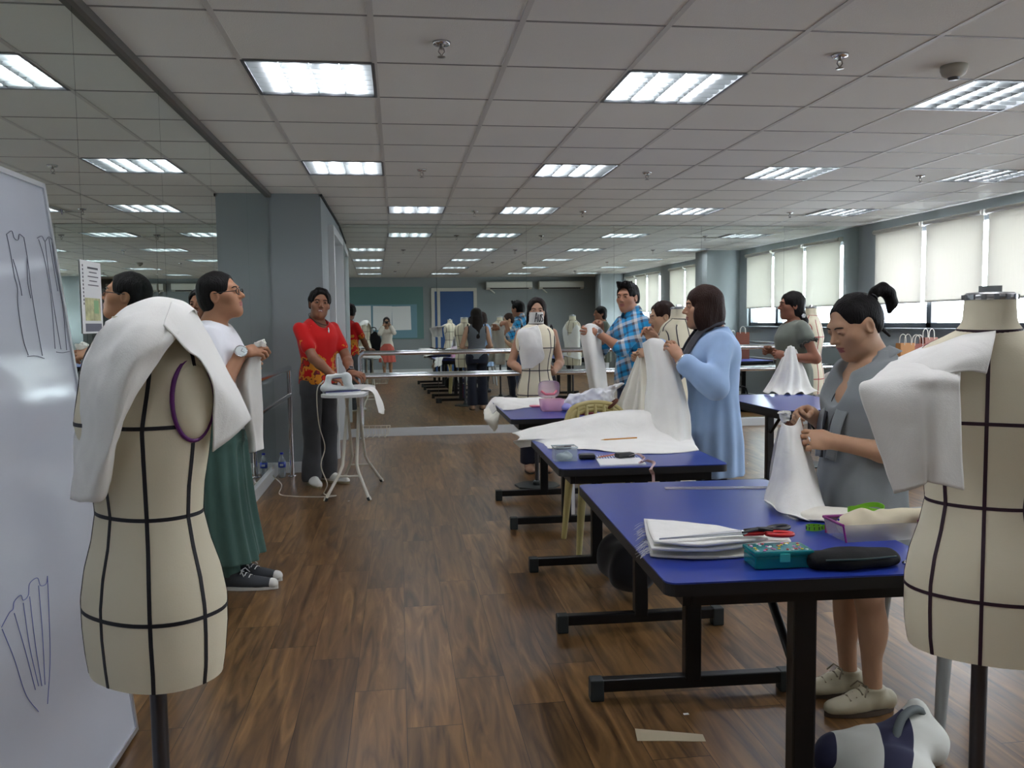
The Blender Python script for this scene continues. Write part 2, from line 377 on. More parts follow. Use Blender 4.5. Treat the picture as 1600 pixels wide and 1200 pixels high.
rn = {1: 'nearest row in front of the camera', 5: 'second row from the camera', 9: 'row nearest the back mirror', -3: 'row just behind the camera', -7: 'row nearest the front wall'}
cn = ['leftmost', 'second from left', 'third from left', 'rightmost by the windows']
proto = None
for (i, j) in LAMPS:
    if proto is None: proto = make_lamp(); o = proto
    else: o = copy_tree(proto)
    o.location = (TX+(i+.5)*TS, TY+(j+.5)*TS, CEIL); o['label'] = 'square ceiling light, %s, %s' % (cn[(0, 1, 3, 6, 9).index(i)-(1 if i > 0 else 0) if i != 1 else 0], rn[j])
# sprinklers, smoke detector
M_SPR = mat('sprinkler_metal', (.35, .33, .31), .3, metal=1.)
def make_sprinkler():
    t = thing('fire_sprinkler', '', 'sprinkler', (0, 0, CEIL), 0, 'ceiling sprinklers')
    MB().lathe([(0, -.001), (.04, -.001), (.034, -.012), (.016, -.014), (0, -.014)][::-1], n=20).build('escutcheon', M_CHROME, t)
    b = MB(); b.tube([(0, 0, -.01), (0, 0, -.03)], .009)
    for s in (-1, 1): b.tube([(s*.008, 0, -.025), (s*.013, 0, -.04), (0, 0, -.058)], .003, 6)
    b.build('frame_arms', M_SPR, t)
    MB().lathe([(0, -.06), (.018, -.06), (.018, -.063), (0, -.063)][::-1], n=14).build('deflector', M_SPR, t); return t
proto = None; sx = ['left of the aisle', 'right of centre', 'near the windows']; sy = {3.72: 'nearest sprinkler row', 6.74: 'middle sprinkler row', 9.15: 'sprinkler row by the mirror', .7: 'sprinkler row above the camera'}
for y in (3.72, 6.74, 9.15, .7):
    for k, x in enumerate((.21 if y < 9 else .84, 2.02, 4.4)):
        o = make_sprinkler() if proto is None else copy_tree(proto); proto = proto or o
        o.location = (x, y, CEIL); o['label'] = 'metal ceiling sprinkler %s, %s' % (sx[k], sy[y])
t = thing('smoke_detector', 'cream domed smoke detector on ceiling beside nearest right light', 'smoke detector', (2.66, 3.83, CEIL))
MB().lathe([(0, -.055), (.03, -.055), (.052, -.042), (.06, -.02), (.06, 0)], n=28).build('detector_body', mat('detector', (176, 172, 160), .5), t)
MB().lathe([(0, -.066), (.022, -.066), (.028, -.054), (.028, -.05)], n=20).build('sensor_cap', mat('sensor_cap', (70, 72, 74), .3), t)

# barres
M_BARRE = mat('barre_steel', (.70, .69, .72), .16, metal=1.)
def arc_pts(c, a, b, n=6):
    c, a, b = Vector(c), Vector(a), Vector(b); return [c+(a-c)*math.cos(t*math.pi/2/n)+(b-c)*math.sin(t*math.pi/2/n) for t in range(n+1)]
t = thing('ballet_barre', 'double chrome ballet barre running along the back mirror', 'barre', (0, YB-.19, 0)); r = .024
MB().tube([(XR-.1, 0, 1.02)]+arc_pts((-.4, 0, .96), (-.4, 0, 1.02), (-.46, 0, .96))+[(-.46, 0, .012)], r, 12).build('upper_rail', M_BARRE, t)
MB().tube([(XR-.1, 0, .745), (-.44, 0, .745)], r, 12).build('lower_rail', M_BARRE, t)
for x in (1.6, 3.3, 5.1): MB().tube([(x, 0, .72), (x, 0, .012)], .02, 12).tube([(x, 0, 1.0), (x, 0, .76)], .018, 12).build('post', M_BARRE, t)
for x in (-.46, 1.6, 3.3, 5.1): MB().lathe([(0, 0), (.045, 0), (.045, .006), (.026, .014), (0, .014)], (x, 0, 0), 18).build('floor_flange', M_BARRE, t)
t = thing('ballet_barre', 'double chrome ballet barre along the left mirror ending by the water bottle', 'barre', (-.985, 0, 0))
MB().tube([(0, 5.42, .985), (0, 7.84, .985)], r, 12).build('upper_rail', M_BARRE, t)
MB().tube([(0, 5.42, .745), (0, 7.84, .745)], .02, 12).build('lower_rail', M_BARRE, t)
for y in (7.84, 5.42):
    MB().tube([(0, y, 1.0), (0, y, .01)], .021, 12).build('post', M_BARRE, t); MB().lathe([(0, 0), (.04, 0), (.04, .006), (.024, .012), (0, .012)], (0, y, 0), 18).build('floor_flange', M_BARRE, t)
t = thing('ballet_barre', 'double chrome ballet barre below the windows on the right wall', 'barre', (XR-.2, 0, 0))
for z, nme in ((1.0, 'upper_rail'), (.745, 'lower_rail')): MB().tube([(0, 7.0, z), (0, 9.9, z)], .022, 12).build(nme, M_BARRE, t)
for y in (7.05, 8.5, 9.85): MB().tube([(0, y, 1.0), (0, y, .005)], .02, 12).build('post', M_BARRE, t)

# the wall behind the camera, seen in the mirror
yf = YF
M_BGLASS = mat('blue_door_panel', (62, 92, 140), .25); M_BOARD = mat('pin_board_blue', (112, 150, 165), .4)
d = structure(MB().box((1.28, yf+.03, 1.14), (.09, .07, 2.28)).box((2.28, yf+.03, 1.14), (.09, .07, 2.28)).box((1.78, yf+.03, 2.235), (.91, .07, .09)).build('door_2', mat('cream_frame', (196, 194, 184), .5)), 'cream framed blue door in the front wall')
MB().box((1.78, yf+.03, 1.1), (.91, .04, 2.2), bev=.004).build('door_leaf', M_BGLASS, d)
MB().tube([(2.15, yf+.05, 1.0), (2.15, yf+.1, 1.0), (2.03, yf+.1, 1.0)], .01).build('door_handle', M_CHROME, d)
t = thing('glass_board', 'large greenish glass board on the front wall behind the photographer', 'board', (-.03, yf, 0))
MB().box((0, .012, 1.62), (2.1, .012, 1.40), bev=.003).build('glass_panel', mat('green_glass', (104, 138, 136), .06), t)
MB().box((.0, .022, 1.40), (1.75, .008, .90), bev=.002).build('board_panel', M_BOARD, t)
for k, (x, tilt_) in enumerate(((-.60, 0), (-.05, 1), (.46, -1))):
    o = MB().box((0, 0, 0), (.50, .003, .64), rotm('Y', tilt_)).build('paper_sheet', mat('paper', (232, 233, 232), .8))
    o.location = (x-.03, yf+.030, 1.50-.01*k); tag(o, 'large white paper sheet on the glass board, %s of three' % ('left', 'middle', 'right')[k], 'paper', 'paper sheets on the glass board')
M_AC = mat('ac_plastic', (214, 214, 204), .4)
for k, x in enumerate((3.20, 4.64)):
    t = thing('air_conditioner', 'long ceiling-height air conditioner on the front wall, %s' % ('nearer the blue door', 'nearer the window column'), 'air conditioner', (x, yf, 2.33), 0, 'air conditioners on the front wall') if False else thing('air_conditioner', 'long white air conditioner high on the front wall, %s' % ('nearer the blue door', 'nearer the column')[k], 'air conditioner', (x, yf, 2.33), 0, 'air conditioners on the front wall')
    b = MB(); M4 = Matrix(((0, 0, 1, -.62), (1, 0, 0, 0), (0, 1, 0, 0), (0, 0, 0, 1)))
    b.prism([(0, -.10), (.16, -.10), (.23, -.05), (.24, .08), (.22, .11), (0, .11)], 1.24, M4); b.build('case', M_AC, t)
    MB().box((0, .205, -.075), (1.05, .03, .025), rotm('X', 35)).build('air_outlet', mat('vent_dark', (58, 58, 58), .6), t)
    MB().tube([(-.5, .06, -.1), (-.38, .05, -.2)], .018).build('drain_pipe', M_AC, t)
# ------------------------------------------------------------------ smooth organic surfaces from blended distance fields
class Field:
    """a list of soft primitives; union / carve are evaluated in order on a grid"""
    def __init__(s): s.P = []
    def _add(s, fn, lo, hi, k, op): s.P.append((fn, np.array(lo, float), np.array(hi, float), k, op)); return s
    def cap(s, a, b, ra, rb=None, k=.02, op='u', flat=None):
        """tapered limb from a to b; flat=(axis, factor) squashes it along an axis"""
        a = np.array(a, float); b = np.array(b, float); rb = ra if rb is None else rb; d = b-a; L = max(d @ d, 1e-12); m = max(ra, rb)
        ax = None
        if flat is not None: ax = np.array(flat[0], float); ax = ax/np.linalg.norm(ax); fc = flat[1]
        def fn(X):
            w = X-a; t = np.clip((w @ d)/L, 0, 1); q = w-t[..., None]*d
            if ax is not None:
                c = q @ ax; q = q+(c*(1/fc-1))[..., None]*ax
                return (np.sqrt((q*q).sum(-1))-(ra+(rb-ra)*t))*fc if fc < 1 else np.sqrt((q*q).sum(-1))-(ra+(rb-ra)*t)
            return np.sqrt((q*q).sum(-1))-(ra+(rb-ra)*t)
        mm = m*max(1, flat[1] if flat is not None else 1)
        return s._add(fn, np.minimum(a, b)-mm, np.maximum(a, b)+mm, k, op)
    def ell(s, c, r, M=None, k=.02, op='u'):
        c = np.array(c, float); r = np.array(r, float); M = np.eye(3) if M is None else np.array(M, float)   # columns of M: ellipsoid axes
        def fn(X):
            p = (X-c) @ M; q = p/r; n = np.sqrt((q*q).sum(-1)); g = np.sqrt(((p/(r*r))**2).sum(-1))+1e-9
            return n*(n-1)/g
        m = np.abs(M) @ r
        return s._add(fn, c-m, c+m, k, op)
    def tor(s, st, side, fwd, k=.03, op='u', p=2.3, wave=None):
        """upright body section: stations (centre xyz, half width, half depth) from low to high"""
        Z = np.array([q[0][2] for q in st]); C = np.array([q[0] for q in st]); A = np.array([q[1] for q in st]); B = np.array([q[2] for q in st])
        zz = np.linspace(Z[0], Z[-1], 80)
        def sm(y):
            # monotone-ish smooth interpolation over height
            t = np.interp(zz, Z, np.arange(len(Z))); Q = catmull([(v,) for v in y], 400)[:, 0] if len(y) > 2 else np.interp(np.linspace(0, len(y)-1, 400), np.arange(len(y)), y)
            return np.interp(t, np.linspace(0, len(y)-1, 400), Q)
        cx, cy_, aa, bb = sm(C[:, 0]), sm(C[:, 1]), sm(A), sm(B); side = np.array(side, float); fwd = np.array(fwd, float)
        def fn(X):
            z = X[..., 2]; zc = np.clip(z, Z[0], Z[-1])
            x0 = X[..., 0]-np.interp(zc, zz, cx); y0 = X[..., 1]-np.interp(zc, zz, cy_)
            u = x0*side[0]+y0*side[1]; v = x0*fwd[0]+y0*fwd[1]; ra = np.interp(zc, zz, aa); rb = np.interp(zc, zz, bb)
            n = (np.abs(u/ra)**p+np.abs(v/rb)**p)**(1/p); d = (n-1)*np.minimum(ra, rb)
            if wave is not None: d = d+wave(np.arctan2(v/rb, u/ra), z)
            dz = np.maximum(np.maximum(Z[0]-z, z-Z[-1]), 0)
            return np.where(dz > 0, np.sqrt(np.maximum(d, 0)**2+dz**2), d)
        m = max(A.max(), B.max())*1.1
        lo = C.min(0)-np.array([m, m, 0]); hi = C.max(0)+np.array([m, m, 0])
        return s._add(fn, lo, hi, k, op)
    def cut(s, p, n, k=.004):
        """remove everything on the +n side of a plane through p"""
        p = np.array(p, float); n = np.array(n, float); n = n/np.linalg.norm(n)
        return s._add(lambda X: p @ n-X @ n, [-1e3]*3, [1e3]*3, k, 'c')
    def chain(s, pts, rs, k=.008, op='u'):
        for i in range(len(pts)-1): s.cap(pts[i], pts[i+1], rs[i], rs[i+1], k, op)
        return s
    def warp(s, fn):
        """displace the finished surface: fn(points)->offset"""
        s.P.append((fn, None, None, 0, 'w')); return s
    def bounds(s):
        q = [x for x in s.P if x[4] == 'u']; return np.min([x[1] for x in q], 0), np.max([x[2] for x in q], 0)
    def grid(s, h, lo=None, hi=None):
        a, b = s.bounds(); pad = 2.5*h; a = a-pad; b = b+pad
        if lo is not None: a = np.maximum(a, lo)
        if hi is not None: b = np.minimum(b, hi)
        n = np.maximum(((b-a)/h).astype(int)+2, 4); ax = [a[i]+h*np.arange(n[i]) for i in range(3)]
        V = np.full(n, .2, np.float32)
        for fn, l, u, k, op in s.P:
            if op == 'w' or l[0] < -900:
                X = np.stack(np.meshgrid(*ax, indexing='ij'), -1)
                if op == 'w': V = V+fn(X).astype(np.float32)
                else: V = carve(V, fn(X).astype(np.float32), k)
                continue
            q = 3*h+k+.012; i0 = np.maximum(((l-q-a)/h).astype(int), 0); i1 = np.minimum(((u+q-a)/h).astype(int)+2, n)
            if (i1 <= i0).any(): continue
            sl = tuple(slice(i0[i], i1[i]) for i in range(3))
            X = np.stack(np.meshgrid(*[ax[i][sl[i]] for i in range(3)], indexing='ij'), -1); d = fn(X).astype(np.float32)
            V[sl] = smin(V[sl], d, k) if op == 'u' else carve(V[sl], d, k)
        return V, a
    def surf(s, h, lo=None, hi=None):
        V, a = s.grid(h, lo, hi); return nets(V, a, h)
def smin(a, b, k):
    if k <= 0: return np.minimum(a, b)
    t = np.clip(.5+.5*(b-a)/k, 0, 1); return b*(1-t)+a*t-k*t*(1-t)
def carve(a, d, k): return -smin(-a, d, k)      # keep a where d > 0
def nets(V, o, h):
    """surface nets: one vertex per crossed cell, one quad per crossed edge"""
    S = V < 0; n = np.array(V.shape); c = n-1
    acc = np.zeros(tuple(c)+(3,), np.float32); cnt = np.zeros(tuple(c), np.float32)
    for ax in range(3):
        a = [slice(None)]*3; b = [slice(None)]*3; a[ax] = slice(0, -1); b[ax] = slice(1, None)
        va, vb = V[tuple(a)], V[tuple(b)]; cr = S[tuple(a)] != S[tuple(b)]; t = np.where(cr, va/np.where(cr, va-vb, 1), 0)
        o1, o2 = [x for x in range(3) if x != ax]
        for p in (0, 1):
            for q in (0, 1):
                sl = [slice(None)]*3; sl[o1] = slice(p, n[o1]-1+p); sl[o2] = slice(q, n[o2]-1+q)
                m = cr[tuple(sl)]; tt = t[tuple(sl)]; pos = np.zeros(m.shape+(3,), np.float32); pos[..., ax] = tt; pos[..., o1] = p; pos[..., o2] = q
                acc += pos*m[..., None]; cnt += m
    act = cnt > 0; ids = np.full(tuple(c), -1, np.int64); ids[act] = np.arange(act.sum())
    I = np.argwhere(act); verts = o+h*(I+acc[act]/cnt[act][:, None])
    quads = []
    for ax in range(3):
        o1, o2 = (ax+1) % 3, (ax+2) % 3
        a = [slice(None)]*3; b = [slice(None)]*3; a[ax] = slice(0, -1); b[ax] = slice(1, None)
        for w in (o1, o2): a[w] = slice(1, -1); b[w] = slice(1, -1)
        sa, sb = S[tuple(a)], S[tuple(b)]; E = np.argwhere(sa != sb)
        if not len(E): continue
        up = sa[tuple(E.T)]; e = E.copy(); e[:, o1] += 1; e[:, o2] += 1
        def cell(d1, d2):
            z = e.copy(); z[:, o1] -= d1; z[:, o2] -= d2; return ids[tuple(z.T)]
        q = np.stack([cell(1, 1), cell(0, 1), cell(0, 0), cell(1, 0)], 1); q[~up] = q[~up][:, ::-1]; quads.append(q)
    Q = np.vstack(quads) if quads else np.zeros((0, 4), int)
    return verts, Q
def join_surfs(parts):
    vs, fs, n = [], [], 0
    for v, f in parts: vs.append(v); fs.append(f+n); n += len(v)
    return np.vstack(vs), np.vstack(fs)
def surf_obj(name, vf, m, parent=None, origin=None, mats_at=()):
    """mats_at: (slot, centre, radii, M) patches of another colour"""
    v, f = vf; o = np.zeros(3) if origin is None else np.array(origin, float)
    me = bpy.data.meshes.new(name); me.vertices.add(len(v)); me.vertices.foreach_set('co', (v-o).astype(np.float32).ravel())
    me.loops.add(len(f)*4); me.loops.foreach_set('vertex_index', f.ravel().astype(np.int32)); me.polygons.add(len(f))
    me.polygons.foreach_set('loop_start', np.arange(0, len(f)*4, 4, dtype=np.int32)); me.polygons.foreach_set('loop_total', np.full(len(f), 4, np.int32))
    me.polygons.foreach_set('use_smooth', np.ones(len(f), bool))
    if mats_at:
        c = v[f].mean(1); mi = np.zeros(len(f), np.int32)
        for sl, p, r, M in mats_at: mi[((((c-p) @ M)/r)**2).sum(1) < 1] = sl
        me.polygons.foreach_set('material_index', mi)
    me.update(calc_edges=True); me.validate(); return link(name, me, m, parent)
def vnoise(X, sc, seed=0):
    """cheap smooth pseudo-noise in -1..1"""
    a = X*np.array(sc)+seed*1.7; x, y, z = a[..., 0], a[..., 1], a[..., 2]
    return (np.sin(x+1.3*np.sin(y*.9+z*.3)+seed)+np.sin(y*1.1+1.7*np.sin(z*.8-x*.4)+2.1*seed)+np.sin(z*.93+1.1*np.sin(x*.7+y*.5)))/3
# ------------------------------------------------------------------ people
M_EYEW = mat('eye_white', (225, 222, 218), .2); M_IRIS = mat('iris_dark', (28, 18, 14), .15)
def hairmat(name, rgb):
    m = mat(name, rgb, .52, spec=.16); N, K, b = nodes(m)
    tc = N.new('ShaderNodeTexCoord'); mp = N.new('ShaderNodeMapping'); mp.inputs['Scale'].default_value = (90, 90, 12); n = N.new('ShaderNodeTexNoise'); n.inputs['Scale'].default_value = 2.5; n.inputs['Detail'].default_value = 3
    u = N.new('ShaderNodeBump'); u.inputs['Strength'].default_value = .55; u.inputs['Distance'].default_value = .01
    K.new(tc.outputs['Object'], mp.inputs[0]); K.new(mp.outputs[0], n.inputs['Vector']); K.new(n.outputs['Fac'], u.inputs['Height']); K.new(u.outputs[0], b.inputs['Normal']); return m
M_HAIR = hairmat('black_hair', (17, 14, 14)); M_HAIRB = hairmat('brown_hair', (46, 28, 22)); M_HAIRK = hairmat('dark_brown_hair', (30, 21, 18))
def skin(name, rgb):
    m = mat(name, rgb, .5, spec=.35, var=.05, vscale=14, bump=.04, bscale=160); b = m.node_tree.nodes['Principled BSDF']
    b.inputs['Subsurface Weight'].default_value = .08; b.inputs['Subsurface Radius'].default_value = (.012, .005, .003); b.inputs['Subsurface Scale'].default_value = 1; return m
def cloth(name, rgb, var=.05, rough=.85): return mat(name, rgb, rough, var=var, vscale=9, bump=.12, bscale=380, spec=.2, sheen=.15)
def unit(v): v = np.array(v, float); return v/(np.linalg.norm(v)+1e-12)
class Person:
    def __init__(s, label, pos, face, H=1.62, male=False, build=1., skin_rgb=(176, 132, 104), lips=(150, 84, 78), lean=0., lean_r=0.):
        s.pos = np.array([pos[0], pos[1], 0.]); a = math.radians(face); s.F = np.array([math.cos(a), math.sin(a), 0]); s.R = np.array([math.sin(a), -math.cos(a), 0]); s.U = np.array([0, 0, 1.])
        s.H = H; s.male = male; s.bw = build; s.k = H/1.62; s.lean = lean; s.lean_r = lean_r
        s.root = thing('person', label, 'person', tuple(s.pos))
        key = '%d_%d_%d' % skin_rgb; s.skin = skin('skin_'+key, skin_rgb); s.lip = mat('lips_%d_%d_%d' % lips, lips, .4)
        k = s.k; m = male
        s.hip = [s.p(q*.074*k, 0, .505*H) for q in (-1, 1)]; s.knee = [s.p(q*.084*k, .01, .275*H) for q in (-1, 1)]; s.ank = [s.p(q*.082*k, -.015, .045*H) for q in (-1, 1)]
        sw = (.172 if m else .150)*k*(.6+.4*build)
        s.sh = [s.q(q*sw, -.005, .794*H) for q in (-1, 1)]
        s.toes = [0, 0]; s.elb = [s.q(q*(sw+.06), -.03, .62*H) for q in (-1, 1)]; s.wri = [s.q(q*(sw+.07), .05, .475*H) for q in (-1, 1)]
        s.hands = [None, None]
        s.set_head()
    def p(s, r, f, u): return s.pos+s.R*r+s.F*f+s.U*u
    def q(s, r, f, u):
        """like p but follows the lean of the upper body"""
        t = max(0., u/s.H-.50)/.35; return s.p(r+s.lean_r*t, f+s.lean*t, u)
    def stations(s, off=0., flare=0.):
        H, k, w, m = s.H, s.k, s.bw, s.male
        T = [(.455, .120, .085), (.52, .158 if not m else .155, .115), (.575, .145 if not m else .145, .108), (.63, .122 if not m else .138, .095), (.70, .138 if not m else .158, .112), (.745, .150 if not m else .175, .118), (.785, .146 if not m else .172, .100), (.815, .108 if not m else .128, .075), (.838, .062, .060)]
        return [(s.q(0, .008 if .6 < z < .78 else 0, z*H), a*k*w+off, b*k*w+off) for z, a, b in T]
    def set_head(s, yaw=0, pitch=0, roll=0, fwd=.02, up=.922, side=0):
        """yaw + to the person's left, pitch + up"""
        H = s.H; y, p = math.radians(yaw), math.radians(pitch)
        f0 = s.F*math.cos(y)-s.R*math.sin(y); r0 = s.R*math.cos(y)+s.F*math.sin(y)
        f = f0*math.cos(p)+s.U*math.sin(p); u = np.cross(r0, f); a = math.radians(roll); r1 = r0*math.cos(a)+u*math.sin(a); u1 = np.cross(r1, f)
        s.HM = np.stack([r1, f, u1], 1); s.hc = s.q(side, fwd+s.lean*.08, up*H); s.hk = (.116*H/.108)/1.72
    def h(s, x, y, z): return s.hc+s.HM @ (np.array([x, y, z])*s.hk)
    def arm(s, side, elbow, wrist, hand=None):
        """side 0 left 1 right; points are (right, forward, up) metres in the person's frame; hand: (direction, palm normal, curl, thumb curl) same frame"""
        s.elb[side] = s.p(*elbow); s.wri[side] = s.p(*wrist)
        if hand is not None: s.hands[side] = hand
    def fit_arm(s, side, wrist_world, bend, hand=None, upper=.178, fore=.150):
        """place the wrist in the room and find the elbow, bent towards 'bend' (world)"""
        A = np.array(s.sh[side]); Wp = np.array(wrist_world, float); a, b = upper*s.H, fore*s.H; d = np.linalg.norm(Wp-A); d2 = min(d, a+b-.004); Wp = A+(Wp-A)*(d2/d)
        x = (a*a-b*b+d2*d2)/(2*d2); hgt = math.sqrt(max(a*a-x*x, 0)); n = unit(Wp-A); bn = np.array(bend, float); bn = unit(bn-n*(bn @ n))
        s.elb[side] = A+n*x+bn*hgt; s.wri[side] = Wp
        if hand is not None: s.hands[side] = hand
    def w(s, v): return s.R*v[0]+s.F*v[1]+s.U*v[2]
    # ---- fields
    def f_torso(s, F, off=0., k=.03, z0=None, z1=None, wave=None, st=None):
        st = st or s.stations(off)
        F.tor(st, s.R, s.F, k, wave=wave); return F
    def f_arm(s, F, side, off=0., upto=2., k=.02, flare=0.):
        kk = s.k*(1.08 if s.male else .98)*(.5+.5*s.bw); A, E, Wt = s.sh[side], s.elb[side], s.wri[side]
        if upto >= 1:
            F.cap(A, E, .045*kk+off, .038*kk+off, k)
            t = min(1, upto-1)
            if t > 0:
                B = E+(Wt-E)*t; mid = E+(Wt-E)*min(.3, t)
                F.cap(E, mid, .038*kk+off, .039*kk+off, k); F.cap(mid, B, .039*kk+off, ((.039-.012*max(0, t-.3)/.7)*kk)+off+flare, k)
        else:
            F.cap(A, A+(E-A)*upto, .045*kk+off, (.045-.007*upto)*kk+off+flare, k)
        return F
    def f_legs(s, F, off=0., k=.03):
        kk = s.k*(.5+.5*s.bw)
        for i in (0, 1):
            F.cap(s.hip[i], s.knee[i], .076*kk+off, .052*kk+off, k); F.cap(s.knee[i], s.ank[i], .050*kk+off, .036*kk+off, k)
            F.ell(s.knee[i]*.68+s.ank[i]*.32-s.F*.018, np.array([.05, .05, .10])*kk+off, None, .03)
        return F
    def f_head(s, F):
        M = s.HM; K = s.hk; h = s.h
        def e(c, r, k=.012, op='u'): F.ell(h(*c), np.array(r)*K, M, k*K, op)
        e((0, -.014, .030), (.076, .094, .086)); e((0, .020, -.030), (.064, .072, .075), .03); e((0, .034, -.066), (.040, .052, .044), .03)
        F.cap(h(-.03, .02, -.075), h(0, .066, -.092), .022*K, .018*K, .025*K); F.cap(h(.03, .02, -.075), h(0, .066, -.092), .022*K, .018*K, .025*K)
        for q in (-1, 1): e((q*.040, .050, -.018), (.026, .030, .026), .022)
        F.cap(h(-.032, .074, .028), h(.032, .074, .028), .014*K, None, .02*K)
        for q in (-1, 1): e((q*.031, .098, .010), (.017, .017, .012), .012, 'c')
        F.cap(h(0, .082, .018), h(0, .108, -.019), .0070*K, .0110*K, .010*K)
        for q in (-1, 1): e((q*.0115, .094, -.025), (.0070, .011, .0070), .006)
        e((0, .086, -.050), (.024, .012, .0062), .004); e((0, .084, -.061), (.020, .012, .0068), .004)
        for q in (-1, 1):
            e((q*.076, -.008, -.004), (.0095, .020, .031), .006); e((q*.084, -.004, -.004), (.006, .011, .019), .004, 'c')
            e((q*.031, .079, .010), (.0165, .012, .0135), .004)
        base = s.q(0, -.012, .835*s.H); nk = (.058 if s.male else .050)*s.k
        F.cap(base, h(0, -.018, -.055), nk*1.06, nk*.98, .03)
        return F
    def f_hand(s, F, side):
        if s.hands[side] is None: d = unit(s.wri[side]-s.elb[side]); n = unit(np.cross(d, s.F)*(1 if side else -1)+1e-3); curl, tc = .35, .3
        else: d, n, curl, tc = s.hands[side]; d = unit(s.w(d)); n = s.w(n)
        n = unit(n-d*(n @ d)); t = np.cross(d, n)*(1 if side else -1); W = s.wri[side]; K = s.k*(1.06 if s.male else .95)
        cs = list(curl) if isinstance(curl, (tuple, list)) else [curl*.9, curl, curl*1.05, curl*1.1]
        F.cap(s.elb[side]*.12+W*.88, W, .028*K, .025*K, .012)
        F.cap(W, W+d*.03*K, .024*K, .026*K, .014); F.ell(W+d*.052*K, (.042*K, .050*K, .0155*K), np.stack([t, d, n], 1), .012)
        F.cap(W+d*.02*K+t*.012*K, W+d*.045*K+t*.030*K+n*.008*K, .016*K, .014*K, .012)
        for i in range(4):
            b0 = W+d*(.088-.006*abs(i-1))*K+t*(.030-.0200*i)*K; L = (.074, .083, .077, .060)[i]*K; spread = (.10, .03, -.04, -.12)[i]; ang = cs[i]*.55; p0 = b0-d*.012*K; pts = [p0]; dd0 = unit(d+t*spread)
            for sg, fr in enumerate((.46, .30, .24)):
                dd = dd0*math.cos(ang)+n*math.sin(ang); pts.append(pts[-1]+dd*L*fr*(1.14 if sg == 0 else 1)); ang += cs[i]*1.35
            F.chain(pts, [.0092*K, .0084*K, .0076*K, .0064*K], .004)
        b0 = W+d*.030*K+t*.026*K+n*.006*K; dd = unit(d*.62+t*(.75-.45*tc)+n*(.25+.55*tc)); p1 = b0+dd*.036*K; dd2 = unit(d*.85+t*(.45-.65*tc)+n*(.2+.35*tc)); p2 = p1+dd2*.030*K; p3 = p2+unit(dd2+n*tc*.3)*.024*K
        F.chain([b0, p1, p2, p3], [.0125*K, .0108*K, .0098*K, .0078*K], .008)
        return F
    def body(s, h=.0075, hh=.0042, hd=.0038, feet=True, patches=True, teeth=False):
        F = Field(); s.f_torso(F, -.006, .02); s.f_legs(F, -.003)
        for i in (0, 1):
            s.f_arm(F, i)
            toe = unit(s.F*math.cos(s.toes[i])+s.R*math.sin(s.toes[i]))
            if feet: F.cap(s.ank[i]-s.U*(s.ank[i][2]-.035)-toe*.02, s.ank[i]-s.U*(s.ank[i][2]-.022)+toe*.125*s.k, .034*s.k, .02*s.k, .02)
        s.f_head(F); s.f_hand(F, 0); s.f_hand(F, 1)
        base = s.q(0, 0, .845*s.H)[2]; parts = []
        z_cut = base; parts.append(F.surf(hh, lo=np.array([-99, -99, z_cut-.01])+0*s.hc, hi=None) if False else F.surf(hh, lo=np.r_[s.hc[:2]-.17, z_cut], hi=s.hc+.2))
        boxes = []
        for i in (0, 1):
            c = s.wri[i]+(unit(s.wri[i]-s.elb[i]) if s.hands[i] is None else unit(s.w(s.hands[i][0])))*.075*s.k; boxes.append((c-.125, c+.125))
            parts.append(F.surf(hd, lo=c-.125, hi=c+.125))
        v, f = F.surf(h); c = v[f].mean(1)
        inh = (np.abs(c[:, :2]-s.hc[:2]).max(1) < .17-h) & (c[:, 2] > z_cut+h) & (c[:, 2] < s.hc[2]+.2)
        for lo, hi in boxes: inh |= ((c > lo+h*1.2) & (c < hi-h*1.2)).all(1)
        parts.append((v, f[~inh]))
        pt = []
        if patches:
            K = s.hk; pt = [(1, s.h(0, .092, -.0505), np.array([.0245, .016, .0062])*K, s.HM), (1, s.h(0, .090, -.0615), np.array([.0205, .016, .0066])*K, s.HM)]
            if teeth: pt.append((2, s.h(0, .094, -.056), np.array([.0150, .02, .0027])*K, s.HM))
        s.b = surf_obj('body', join_surfs(parts), [s.skin, s.lip, M_EYEW], s.root, s.pos, pt); return s
    def face(s, brow=M_HAIR, open_=1.):
        for q in (-1, 1):
            c = s.h(q*.031, .0795, .0095); r = .0132*s.hk
            b = MB(); bm = bmesh.new(); bmesh.ops.create_uvsphere(bm, u_segments=16, v_segments=12, radius=1)
            M = Matrix([list(s.HM[i])+[0] for i in range(3)]+[[0, 0, 0, 1]])
            for v in bm.verts: v.co = Vector((v.co.x*r*1.02, v.co.y*r, v.co.z*r*.50*open_))
            bm.transform(M); bmesh.ops.translate(bm, verts=bm.verts, vec=Vector(c-s.pos)); b.frombm(bm, True)
            b.mi = [0]*len(b.f)
            fw = s.HM[:, 1]
            for i, f in enumerate(b.f):
                cc = np.mean([b.v[j] for j in f], 0)-(c-s.pos)
                if cc @ fw > 0 and np.linalg.norm(cc-fw*(cc @ fw)) < r*.60: b.mi[i] = 1
            b.build('eye', [M_EYEW, M_IRIS], s.root)
            pts = [s.h(q*x, y, z)-s.pos for x, y, z in ((.014, .0905, .026), (.026, .092, .0305), (.040, .086, .030), (.049, .076, .0255))]
            MB().tube([tuple(p) for p in catmull(pts, 8)], [.0018*s.hk*1.3]*1+[.0027*s.hk]*6+[.001], 6).build('eyebrow', brow, s.root)
